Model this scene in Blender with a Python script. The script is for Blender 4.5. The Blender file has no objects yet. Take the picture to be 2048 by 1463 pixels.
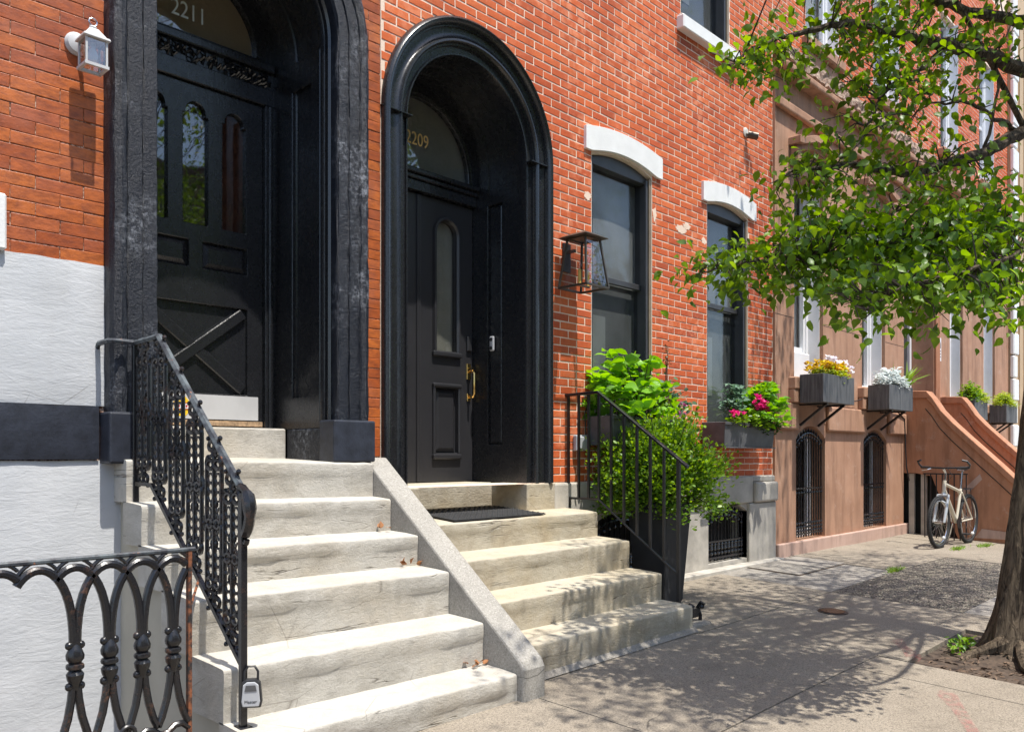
import bpy, math, random
import numpy as np
from mathutils import Vector, Matrix
from mathutils.geometry import tessellate_polygon
R = math.radians
rnd = random.Random(7)
nr = np.random.RandomState(11)
S = bpy.context.scene
COL = S.collection

# ------------------------------------------------------------------ camera, sky, sun, exposure
F, CX, YH = 1680., 1024., 910.            # focal length / optical axis / horizon in photo pixels
AL = R(43.7); CA, SA = math.cos(AL), math.sin(AL)
CD, CH = 4.75, 1.38                        # distance from the house front, eye height
cam = bpy.data.cameras.new('camera'); camo = bpy.data.objects.new('camera', cam); COL.objects.link(camo)
camo.location = (0, -CD, CH); camo.rotation_euler = (R(90), 0, AL - R(90))
cam.sensor_width = 36; cam.lens = F / 2048 * 36; cam.shift_y = (YH - 731.5) / 2048
cam.clip_start = .05; cam.clip_end = 2000
S.camera = camo
SUN_EL = 70.
w = bpy.data.worlds.new('World'); S.world = w; w.use_nodes = True
nt = w.node_tree; nt.nodes.clear()
sky = nt.nodes.new('ShaderNodeTexSky'); sky.sky_type = 'NISHITA'; sky.sun_disc = False
sky.sun_elevation = R(SUN_EL); sky.sun_rotation = R(180); sky.air_density = 1.0; sky.dust_density = 1.2; sky.ozone_density = 1.0
bg = nt.nodes.new('ShaderNodeBackground'); bg.inputs[1].default_value = .15
wo = nt.nodes.new('ShaderNodeOutputWorld')
nt.links.new(sky.outputs[0], bg.inputs[0]); nt.links.new(bg.outputs[0], wo.inputs[0])
sl = bpy.data.lights.new('sun', 'SUN'); slo = bpy.data.objects.new('sun', sl); COL.objects.link(slo)
sl.energy = 3.8; sl.angle = R(.53); sl.color = (1, .955, .88)
slo.rotation_euler = (R(90 - SUN_EL), 0, 0); slo.location = (0, -8, 22)
S.view_settings.view_transform = 'Standard'; S.view_settings.look = 'None'
S.view_settings.exposure = .88; S.view_settings.gamma = 1
S.render.engine = 'CYCLES'

def ony(px, py, y):
    u = (px - CX) / F; Z = (y + CD) / (SA - u * CA)
    return Vector((Z * (CA + u * SA), y, CH + Z * (YH - py) / F))
def atZ(px, py, Z):
    u = (px - CX) / F
    return Vector((Z * (CA + u * SA), -CD + Z * (SA - u * CA), CH + Z * (YH - py) / F))
def gz(x, y):                              # pavement height: falls to the kerb, rises a little along the street
    return max(0, min(.08, (x - 3.6) / 5.9 * .08)) + .045 * (y + 1.4)

# ------------------------------------------------------------------ materials
class NT:
    def __init__(s, name):
        s.m = bpy.data.materials.new(name); s.m.use_nodes = True
        s.t = s.m.node_tree; s.t.nodes.clear()
        s.out = s.t.nodes.new('ShaderNodeOutputMaterial')
        s.tc = s.t.nodes.new('ShaderNodeTexCoord')
    def n(s, typ, **kw):
        nd = s.t.nodes.new('ShaderNode' + typ)
        for k, v in kw.items():
            if k.startswith('i_'):
                nd.inputs[int(k[2:])].default_value = v
            else: setattr(nd, k, v)
        return nd
    def l(s, a, b): s.t.links.new(a, b)
    def co(s, scale=(1, 1, 1), kind='Object', rot=(0, 0, 0)):
        mp = s.n('Mapping'); mp.inputs['Scale'].default_value = scale; mp.inputs['Rotation'].default_value = rot
        s.l(s.tc.outputs[kind], mp.inputs[0]); return mp.outputs[0]
    def wco(s, scale=(1, 1, 1)):           # world position, so that copies differ
        g = s.n('NewGeometry'); mp = s.n('Mapping'); mp.inputs['Scale'].default_value = scale
        s.l(g.outputs['Position'], mp.inputs[0]); return mp.outputs[0]
    def noise(s, scale, detail=4, rough=.55, co=None, dist=0):
        nd = s.n('TexNoise'); nd.inputs['Scale'].default_value = scale; nd.inputs['Detail'].default_value = detail
        nd.inputs['Roughness'].default_value = rough; nd.inputs['Distortion'].default_value = dist
        s.l(co or s.wco(), nd.inputs['Vector']); return nd.outputs['Fac']
    def ramp(s, fac, stops):
        r = s.n('ValToRGB'); e = r.color_ramp.elements
        while len(e) < len(stops): e.new(.5)
        for el, (p, c) in zip(e, stops):
            el.position = p; el.color = (c, c, c, 1) if isinstance(c, (int, float)) else (*c, 1)
        s.l(fac, r.inputs[0]); return r.outputs[0]
    def mix(s, fac, a, b, mode='MIX'):
        m = s.n('Mix', data_type='RGBA', blend_type=mode)
        for sock, v in ((m.inputs['Factor'], fac), (m.inputs['A'], a), (m.inputs['B'], b)):
            if hasattr(v, 'is_output'): s.l(v, sock)
            elif isinstance(v, (int, float)): sock.default_value = v if sock.type == 'VALUE' else (v, v, v, 1)
            else: sock.default_value = (*v, 1)
        for o in m.outputs:
            if o.type == 'RGBA': return o
    def math(s, op, a, b=0, clamp=False):
        m = s.n('Math', operation=op, use_clamp=clamp)
        for sock, v in zip(m.inputs, (a, b)):
            if hasattr(v, 'is_output'): s.l(v, sock)
            else: sock.default_value = v
        return m.outputs[0]
    def rand(s):                           # per piece: object random + mesh island random
        oi = s.n('ObjectInfo'); g = s.n('NewGeometry')
        return s.math('FRACT', s.math('ADD', oi.outputs['Random'], g.outputs['Random Per Island']))
    def bump(s, h, strength=.3, dist=.01, nrm=None):
        b = s.n('Bump'); b.inputs['Strength'].default_value = strength; b.inputs['Distance'].default_value = dist
        s.l(h, b.inputs['Height'])
        if nrm: s.l(nrm, b.inputs['Normal'])
        return b.outputs[0]
    def pbr(s, col, rough=.6, metal=0, nrm=None, spec=.5, coat=0):
        p = s.n('BsdfPrincipled')
        for k, v in (('Base Color', col), ('Roughness', rough), ('Metallic', metal), ('Specular IOR Level', spec), ('Coat Weight', coat)):
            sock = p.inputs[k]
            if hasattr(v, 'is_output'): s.l(v, sock)
            elif isinstance(v, (int, float)): sock.default_value = v
            else: sock.default_value = (*v, 1)
        if nrm: s.l(nrm, p.inputs['Normal'])
        s.l(p.outputs[0], s.out.inputs[0]); s.p = p
        return s.m
M = {}
def simple(name, col, rough=.5, metal=0, var=.12, vs=6, bs=40, bump=.15, spec=.5, coat=0):
    t = NT(name)
    c = t.mix(t.ramp(t.noise(vs), [(.3, 0), (.7, 1)]), tuple(v * (1 - var) for v in col), tuple(min(1, v * (1 + var)) for v in col))
    M[name] = t.pbr(c, rough, metal, t.bump(t.noise(bs, 5), bump, .004), spec, coat)
    return M[name]

def mats():
    # --- red brick with pale mortar dust and faded salmon patches
    t = NT('red_brick'); r = t.rand()
    c = t.ramp(r, [(0, (.42, .07, .018)), (.25, (.54, .1, .023)), (.55, (.6, .122, .028)), (.8, (.65, .155, .042)), (.93, (.52, .1, .026)), (1, (.33, .06, .022))])
    c = t.mix(t.math('MULTIPLY', t.ramp(t.noise(26, 6, .7), [(.42, 0), (.75, 1)]), .55), c, (.36, .045, .015))
    big = t.ramp(t.noise(1.3, 3, .5, t.wco((1.1, 1, .8))), [(.46, 0), (.62, 1)])
    pat = t.math('MULTIPLY', big, t.ramp(t.noise(11, 3, .5), [(.46, 0), (.58, .75)]))
    c = t.mix(pat, c, (.74, .27, .14))
    c = t.mix(t.math('MULTIPLY', t.ramp(t.noise(60, 3), [(.6, 0), (.75, 1)]), .25), c, (.7, .4, .28))
    st = t.ramp(t.noise(.9, 4, .6, t.wco((2.2, 1, .35))), [(.5, 0), (.72, .5)])
    c = t.mix(st, c, (.25, .045, .02))
    c = t.mix(t.ramp(t.noise(.55, 4, .6), [(.42, .0), (.7, .4)]), c, (.66, .15, .04))
    c = t.mix(t.ramp(t.noise(2.6, 6, .7, t.wco((1.5, 1, .6))), [(.58, 0), (.76, .4)]), c, (.22, .05, .022))
    M['red_brick'] = t.pbr(c, .75, 0, t.bump(t.noise(90, 5, .65), .35, .004), .35)
    t = NT('mortar'); c = t.mix(t.noise(18, 5), (.7, .53, .41), (.88, .72, .59))
    M['mortar'] = t.pbr(c, .9, 0, t.bump(t.noise(120, 4), .5, .004), .2)
    # --- older brown-orange brick with tight joints
    t = NT('orange_brick'); r = t.rand()
    c = t.ramp(r, [(0, (.34, .075, .018)), (.4, (.45, .108, .022)), (.75, (.52, .14, .026)), (1, (.4, .1, .035))])
    c = t.mix(t.ramp(t.noise(14, 5, .65, t.wco((1, 1, 2.5))), [(.4, 0), (.7, .75)]), c, (.15, .036, .016))
    c = t.mix(t.ramp(t.noise(3, 4), [(.5, 0), (.8, .6)]), c, (.42, .15, .09))
    M['orange_brick'] = t.pbr(c, .42, 0, t.bump(t.noise(70, 6, .7), .45, .004), .5)
    t = NT('tight_joint'); M['tight_joint'] = t.pbr(t.mix(t.ramp(t.noise(60), [(.45, 0), (.6, 1)]), (.16, .06, .03), (.6, .42, .32)), .9)
    # --- white stucco with trowel marks
    t = NT('white_stucco')
    h = t.math('ADD', t.noise(7, 7, .7, t.wco((.7, 1, 2.2)), 1.2), t.math('MULTIPLY', t.noise(60, 4, .6, t.wco((.5, 1, 1.3))), .4))
    c = t.mix(t.ramp(t.noise(2.5, 5), [(.35, 0), (.75, 1)]), (.5, .515, .53), (.6, .61, .62))
    c = t.mix(t.ramp(t.noise(7, 6, .7), [(.62, 0), (.8, .35)]), c, (.4, .4, .4))
    vc_ = t.n('TexVoronoi', feature='DISTANCE_TO_EDGE'); vc_.inputs['Scale'].default_value = 1.6; t.l(t.wco((1, 1, .8)), vc_.inputs[0])
    c = t.mix(t.math('MULTIPLY', t.ramp(vc_.outputs['Distance'], [(0, .7), (.004, 0)]), t.ramp(t.noise(1.7, 3), [(.52, 0), (.6, 1)])), c, (.2, .19, .18))
    c = t.mix(t.ramp(t.noise(1.2, 6, .68, t.wco((2.5, 1, .5))), [(.5, 0), (.75, .3)]), c, (.36, .35, .33))
    M['white_stucco'] = t.pbr(c, .75, 0, t.bump(h, .32, .012), .3)
    simple('navy_band', (.022, .026, .038), .5, var=.35, vs=14, bs=60, bump=.4)
    # --- rock faced stone painted black, scuffed to grey
    t = NT('black_stone')
    h = t.math('ADD', t.noise(17, 9, .76), t.math('MULTIPLY', t.noise(60, 6, .75), .7))
    wear = t.math('MULTIPLY', t.ramp(t.noise(2.2, 4, .6), [(.5, 0), (.67, .85)]), t.ramp(t.noise(26, 8, .8), [(.48, 0), (.62, 1)]))
    c = t.mix(wear, (.013, .016, .024), (.3, .32, .36))
    rg = t.mix(t.noise(30, 5), (.2, .2, .2), (.5, .5, .5))
    M['black_stone'] = t.pbr(c, rg, 0, t.bump(h, .8, .016), .28)
    # --- black joinery paint
    t = NT('black_paint')
    wear = t.math('MULTIPLY', t.ramp(t.noise(4, 4), [(.5, 0), (.75, 1)]), t.ramp(t.noise(150, 3, .8), [(.62, 0), (.7, .7)]))
    c = t.mix(wear, t.mix(t.noise(3, 4), (.009, .0095, .011), (.018, .019, .022)), (.34, .34, .33))
    M['black_paint'] = t.pbr(c, t.mix(t.noise(20, 5), (.16, .16, .16), (.38, .38, .38)), 0, t.bump(t.noise(24, 5, .65, t.wco((3, 3, .5))), .3, .004), .6)
    t = NT('door_paint')
    c = t.mix(t.noise(3, 4), (.02, .02, .023), (.03, .03, .033))
    c = t.mix(t.math('MULTIPLY', t.ramp(t.noise(4, 4), [(.45, 0), (.7, 1)]), t.ramp(t.noise(120, 3, .8), [(.64, 0), (.72, .6)])), c, (.2, .2, .2))
    M['door_paint'] = t.pbr(c, t.mix(t.noise(12, 4), (.26, .26, .26), (.42, .42, .42)), 0, t.bump(t.noise(18, 5, .6, t.wco((6, 6, .4))), .22, .003), .55)
    # --- weathered marble steps
    def marble(name, a, b, stain, warm):
        t = NT(name)
        bed = t.noise(2.6, 10, .74, t.wco((1.3, 2.0, 2.8)), .8)
        c = t.mix(t.ramp(bed, [(.32, 0), (.68, 1)]), a, b)
        c = t.mix(t.ramp(t.noise(1.7, 6, .62), [(.46, 0), (.72, .8)]), c, warm)
        c = t.mix(t.ramp(t.noise(11, 6, .7), [(.52, 0), (.78, .55)]), c, tuple(v * .62 for v in a))
        g = t.n('NewGeometry'); sx = t.n('SeparateXYZ'); t.l(g.outputs['True Normal'], sx.inputs[0])
        side = t.math('SUBTRACT', 1, t.math('ABSOLUTE', sx.outputs[2]), True)
        dirt = t.math('MULTIPLY', t.ramp(t.noise(2.2, 7, .7, t.wco((1.6, 1, 1.7)), .6), [(.45, 0), (.72, .7)]), side)
        c = t.mix(dirt, c, stain)
        def contour(sc, cs, wd, dist):      # thin wandering cracks along the bedding
            n = t.noise(sc, 5, .55, t.wco(cs), dist)
            return t.ramp(t.math('ABSOLUTE', t.math('SUBTRACT', n, .5)), [(0, 1), (wd * .4, .9), (wd, 0)])
        l1 = t.math('MULTIPLY', contour(1.3, (.3, .3, 3.4), .005, .25), t.ramp(t.noise(1.9, 3), [(.53, 0), (.6, 1)]))
        l2 = t.math('MULTIPLY', contour(1.9, (.3, .3, 6.5), .007, .15), t.ramp(t.noise(2.3, 3), [(.56, 0), (.64, .6)]))
        line = t.math('MULTIPLY', t.math('MAXIMUM', l1, l2), side)
        c = t.mix(t.math('MULTIPLY', line, .8), c, (.07, .06, .05))
        vt = t.n('TexVoronoi', feature='DISTANCE_TO_EDGE'); vt.inputs['Scale'].default_value = 2.1; t.l(t.wco((1, 1, 1)), vt.inputs[0])
        cr = t.math('MULTIPLY', t.ramp(vt.outputs['Distance'], [(0, 1), (.006, 0)]), t.ramp(t.noise(1.3, 2), [(.57, 0), (.62, 1)]))
        c = t.mix(t.math('MULTIPLY', cr, .55), c, (.12, .1, .08))
        c = t.mix(t.ramp(t.noise(150, 2), [(.64, 0), (.72, .5)]), c, (.2, .18, .15))
        h = t.math('SUBTRACT', t.math('ADD', t.noise(12, 9, .76, t.wco((1, 1, 1.9)), .4), t.math('MULTIPLY', t.noise(80, 5, .7), .4)), t.math('MULTIPLY', line, 1.3))
        M[name] = t.pbr(c, .66, 0, t.bump(h, .7, .012), .35)
    marble('marble', (.44, .415, .365), (.53, .505, .455), (.27, .245, .205), (.47, .415, .33))
    marble('warm_marble', (.43, .385, .3), (.51, .465, .375), (.27, .215, .145), (.45, .36, .225))
    # --- concrete
    def concrete(name, a, b, speck, sc=1.):
        t = NT(name)
        c = t.mix(t.ramp(t.noise(1.6, 5, .6), [(.3, 0), (.7, 1)]), a, b)
        c = t.mix(t.ramp(t.noise(95 * sc, 3, .8), [(.47, 0), (.6, .8)]), c, speck)
        c = t.mix(t.ramp(t.noise(130 * sc, 3, .8), [(.58, 0), (.68, .75)]), c, tuple(min(1, v * 1.75) for v in b))
        c = t.mix(t.ramp(t.noise(4, 7, .7), [(.52, 0), (.75, .5)]), c, tuple(v * .5 for v in a))
        vg = t.n('TexVoronoi'); vg.inputs['Scale'].default_value = 2.6; t.l(t.wco(), vg.inputs[0])
        c = t.mix(t.ramp(vg.outputs['Distance'], [(.045, .55), (.06, 0)]), c, tuple(v * .35 for v in a))
        ve = t.n('TexVoronoi', feature='DISTANCE_TO_EDGE'); ve.inputs['Scale'].default_value = .75
        mp = t.n('Mix', data_type='VECTOR'); nn = t.n('TexNoise'); nn.inputs['Scale'].default_value = 3; t.l(t.wco(), nn.inputs['Vector']); t.l(t.wco(), mp.inputs[4]); t.l(nn.outputs['Color'], mp.inputs[5]); mp.inputs[0].default_value = .25
        t.l(mp.outputs[1], ve.inputs[0])
        ck_ = t.math('MULTIPLY', t.ramp(ve.outputs['Distance'], [(0, 1), (.004, 0)]), t.ramp(t.noise(.7, 2), [(.54, 0), (.58, .8)]))
        c = t.mix(ck_, c, (.04, .035, .03))
        h = t.noise(150 * sc, 3, .7)
        M[name] = t.pbr(c, .85, 0, t.bump(h, .5, .004), .3)
    concrete('pavement', (.25, .212, .165), (.31, .268, .212), (.115, .096, .073))
    concrete('pale_pavement', (.26, .235, .2), (.32, .295, .26), (.19, .17, .15))
    concrete('road', (.07, .07, .07), (.1, .1, .1), (.05, .05, .05))
    concrete('cheek_stone', (.3, .285, .255), (.38, .36, .325), (.23, .215, .19), .8)
    t = NT('aggregate')
    v = t.n('TexVoronoi'); v.inputs['Scale'].default_value = 62; t.l(t.wco(), v.inputs[0])
    c = t.mix(t.ramp(v.outputs['Distance'], [(.25, 0), (.6, 1)]), t.mix(.5, v.outputs['Color'], (.5, .44, .36)), (.08, .07, .06))
    hs = t.n('HueSaturation'); hs.inputs['Saturation'].default_value = .15; hs.inputs['Value'].default_value = .62; t.l(c, hs.inputs['Color'])
    M['aggregate'] = t.pbr(t.mix(.75, hs.outputs[0], (.9, .74, .52), 'MULTIPLY'), .8, 0, t.bump(v.outputs['Distance'], -.9, .012), .3)
    # --- brownstone
    def brown(name, a, b):
        t = NT(name)
        c = t.mix(t.ramp(t.noise(2, 5, .6), [(.3, 0), (.7, 1)]), a, b)
        c = t.mix(t.ramp(t.noise(2.2, 5, .65, t.wco((3, 3, .4))), [(.47, 0), (.72, .65)]), c, tuple(v * .5 for v in a))
        c = t.mix(t.ramp(t.noise(6, 6, .72), [(.56, 0), (.74, .55)]), c, (.52, .37, .29))
        c = t.mix(t.ramp(t.noise(1.1, 5, .65), [(.55, 0), (.7, .5)]), c, tuple(v * .6 for v in b))
        M[name] = t.pbr(c, .82, 0, t.bump(t.noise(110, 4, .7), .35, .004), .3)
    brown('brownstone', (.36, .195, .122), (.47, .275, .18))
    brown('brown_cheek', (.39, .18, .1), (.49, .24, .14))
    brown('pink_stone', (.45, .3, .24), (.54, .38, .31))
    t = NT('rock_strip')
    h = t.noise(16, 8, .75); c = t.mix(t.ramp(h, [(.38, 0), (.62, 1)]), (.2, .11, .08), (.62, .47, .36))
    M['rock_strip'] = t.pbr(c, .9, 0, t.bump(h, 1, .06), .2)
    simple('grey_stone', (.42, .39, .34), .75, var=.22, vs=5, bs=50, bump=.5)
    simple('tan_stone', (.5, .36, .22), .8, var=.08, vs=3, bs=60, bump=.2)
    simple('white_paint', (.78, .78, .76), .5, var=.05, vs=8, bs=60, bump=.3)
    simple('beige_render', (.42, .385, .31), .85, var=.08, vs=3)
    simple('white_frame', (.74, .75, .77), .4, var=.04)
    simple('ivory_plaster', (.6, .58, .53), .8, var=.06)
    # --- ironwork: glossy black paint flaking to rust
    def iron(name, lo, hi, rust=1.0):
        t = NT(name)
        rs = t.math('MULTIPLY', t.ramp(t.noise(9, 4, .6), [(lo, 0), (hi, 1)]), t.ramp(t.noise(60, 5, .7), [(.45, 0), (.6, rust)]))
        c = t.mix(rs, (.013, .013, .015), t.mix(t.noise(90, 3), (.09, .04, .02), (.2, .09, .045)))
        rg = t.mix(rs, (.26, .26, .26), (.85, .85, .85))
        M[name] = t.pbr(c, rg, 0, t.bump(t.noise(45, 5, .65), .4, .004), .5)
    iron('iron', .55, .8)
    iron('rusty_iron', .54, .76)
    iron('clean_iron', .75, .9, .5)
    t = NT('worn_rail'); c = t.mix(t.ramp(t.noise(16, 5, .6), [(.4, 0), (.65, 1)]), (.02, .022, .03), (.1, .12, .13))
    c = t.mix(t.ramp(t.noise(22, 4), [(.66, 0), (.72, 1)]), c, (.28, .12, .07)); M['worn_rail'] = t.pbr(c, .5, 0, t.bump(t.noise(50), .4, .003))
    t = NT('rust_bar'); c = t.mix(t.ramp(t.noise(24, 5, .65), [(.42, 0), (.58, 1)]), (.02, .018, .018), (.22, .075, .03)); M['rust_bar'] = t.pbr(c, .8, 0, t.bump(t.noise(70), .5, .004))
    simple('steel_black', (.018, .018, .02), .38, var=.3, bump=.1)
    simple('brass', (.72, .48, .17), .22, 1, .08, bump=.05)
    simple('bronze', (.09, .075, .058), .4, .55, .25, bump=.1)
    simple('chrome', (.62, .63, .65), .22, 1, .08, bump=.05)
    simple('frame_paint', (.62, .57, .46), .32, 0, .05, coat=.5, bump=.02)
    simple('grey_fork', (.55, .58, .6), .3, .4, .05, bump=.02)
    simple('rubber', (.02, .02, .021), .8, 0, .25, bump=.3)
    simple('black_plastic', (.02, .02, .022), .45, 0, .2, bump=.1)
    simple('planter_black', (.024, .024, .026), .6, 0, .3, bump=.2)
    simple('grey_plastic', (.4, .41, .43), .4, 0, .04, bump=.03)
    simple('box_grey', (.085, .085, .09), .55, 0, .3, vs=9, bump=.15)
    t = NT('zinc_box'); c = t.mix(t.ramp(t.noise(5, 5, .6, t.wco((6, 6, .5))), [(.35, 0), (.7, 1)]), (.05, .05, .052), (.14, .14, .14)); M['zinc_box'] = t.pbr(c, .6, .0)
    simple('door_blind', (.5, .5, .46), .9, var=.15, vs=2)
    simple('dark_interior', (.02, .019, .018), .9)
    simple('grey_blind', (.25, .26, .265), .9, var=.25, vs=2)
    simple('screen_dark', (.12, .125, .13), .8, var=.3, vs=2)
    simple('beige_shade', (.75, .58, .38), .9, var=.08, vs=2)
    simple('brown_curtain', (.12, .045, .028), .9, var=.3, vs=6)
    simple('white_curtain', (.6, .62, .64), .9, var=.1, vs=9)
    simple('grey_board', (.5, .5, .5), .6, var=.06)
    simple('raw_wood', (.36, .24, .14), .8, var=.5, vs=40)
    simple('tan_metal', (.33, .24, .15), .4, .5, .2)
    simple('dark_sash', (.045, .046, .05), .45, var=.15)
    simple('soil', (.075, .052, .036), .95, var=.5, vs=18, bs=60, bump=1.)
    simple('gold_leaf', (.85, .55, .2), .5, 0)
    simple('silver_leaf', (.8, .85, .82), .5, 0)
    simple('sign_white', (.8, .8, .8), .5); simple('sign_grey', (.12, .12, .13), .5)
    simple('sticker_yellow', (.85, .55, .02), .5); simple('sticker_red', (.5, .03, .03), .5)
    simple('candle', (.75, .5, .12), .5)
    simple('frosted', (.62, .67, .7), .25, coat=.5, bump=.1)
    simple('dry_leaf', (.3, .13, .05), .8, var=.4, vs=30)
    simple('bark_chip', (.13, .085, .055), .9, var=.6, vs=40)
    simple('opposite_brick', (.14, .09, .07), .85, var=.2)
    t = NT('red_spray'); nz = t.ramp(t.noise(26, 5, .7), [(.42, 0), (.62, 1)])
    tr = t.n('BsdfTransparent'); m_ = t.n('MixShader'); t.pbr((.45, .07, .08), .9); t.l(t.math('MULTIPLY', nz, .26), m_.inputs[0]); t.l(tr.outputs[0], m_.inputs[1]); t.l(t.p.outputs[0], m_.inputs[2]); t.l(m_.outputs[0], t.out.inputs[0]); M['red_spray'] = t.m
    # --- glass: reflects at grazing angles, otherwise clear
    def glass(name, tint, boost, rough=.02, wave=0):
        t = NT(name); fr = t.n('LayerWeight'); fr.inputs[0].default_value = .5
        sch = t.math('ADD', t.math('MULTIPLY', t.math('POWER', fr.outputs['Facing'], 5), .95), .045)
        gl = t.n('BsdfGlossy'); gl.inputs['Roughness'].default_value = rough; tr = t.n('BsdfTransparent'); tr.inputs[0].default_value = (*tint, 1)
        if wave: t.l(t.bump(t.noise(3.2, 2), wave, .01), gl.inputs['Normal'])
        mx = t.n('MixShader'); t.l(t.math('ADD', sch, boost, True), mx.inputs[0])
        t.l(tr.outputs[0], mx.inputs[1]); t.l(gl.outputs[0], mx.inputs[2]); t.l(mx.outputs[0], t.out.inputs[0]); M[name] = t.m
    glass('window_glass', (.88, .89, .89), .0, .09, .4)
    glass('door_glass', (.8, .8, .78), .06, .02, .1)
    glass('lamp_glass', (.88, .88, .87), .09, .0)
    # --- bark
    t = NT('bark'); h = t.noise(9, 7, .68, t.wco((3.6, 3.6, .55)), 1.)
    c = t.mix(t.ramp(h, [(.36, 0), (.62, 1)]), (.03, .022, .016), (.19, .145, .1))
    M['bark'] = t.pbr(c, .9, 0, t.bump(h, 1, .03), .2)
    simple('twig', (.055, .04, .03), .85, var=.3)
    # --- leaves
    def leaf(name, cols, trans=.35, rough=.38, spec=.45, trc=None):
        t = NT(name); g = t.n('NewGeometry')
        c = t.ramp(g.outputs['Random Per Island'], [(i / (len(cols) - 1), k) for i, k in enumerate(cols)])
        t.pbr(c, rough, 0, None, spec); tl = t.n('BsdfTranslucent')
        hs = t.n('HueSaturation'); hs.inputs['Hue'].default_value = .48; hs.inputs['Saturation'].default_value = 1.15; hs.inputs['Value'].default_value = 2.0
        t.l(c, hs.inputs['Color']); t.l(hs.outputs[0], tl.inputs[0])
        mx = t.n('MixShader'); mx.inputs[0].default_value = trans
        t.l(t.p.outputs[0], mx.inputs[1]); t.l(tl.outputs[0], mx.inputs[2]); t.l(mx.outputs[0], t.out.inputs[0]); M[name] = t.m
    leaf('pear_leaf', [(.042, .09, .011), (.075, .155, .015), (.11, .215, .018), (.2, .33, .032), (.06, .12, .013), (.15, .26, .028), (.09, .185, .016)], .45, .4, .4)
    leaf('hydrangea_leaf', [(.1, .25, .02), (.16, .36, .03), (.22, .44, .05), (.13, .3, .025)], .35, .42)
    leaf('boxwood_leaf', [(.04, .1, .012), (.09, .2, .017), (.16, .3, .024), (.24, .39, .04), (.07, .15, .014)], .35, .4)
    leaf('deep_leaf', [(.025, .06, .016), (.04, .09, .02), (.06, .13, .03)], .25, .4)
    leaf('blue_leaf', [(.1, .18, .12), (.14, .24, .16), (.18, .28, .2)], .25, .5)
    leaf('silver_plant', [(.5, .55, .54), (.66, .7, .69), (.76, .79, .78)], .15, .7, .2)
    leaf('lime_leaf', [(.2, .3, .03), (.32, .4, .05), (.26, .36, .05)], .35, .5)
    leaf('grass_leaf', [(.12, .22, .03), (.2, .32, .05)], .3, .5)
    def petal(name, cols):
        leaf(name, cols, .2, .6, .2)
    petal('pink_petal', [(.62, .03, .16), (.75, .08, .26), (.55, .02, .12)])
    petal('mauve_petal', [(.4, .12, .3), (.6, .25, .4), (.3, .05, .12)])
    petal('yellow_petal', [(.75, .6, .04), (.6, .45, .03), (.72, .55, .05), (.35, .16, .03)])
    petal('brown_petal', [(.2, .1, .05), (.14, .06, .03), (.25, .14, .08)])
    petal('white_petal', [(.78, .76, .78), (.7, .66, .76), (.82, .8, .8)])
mats()

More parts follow.
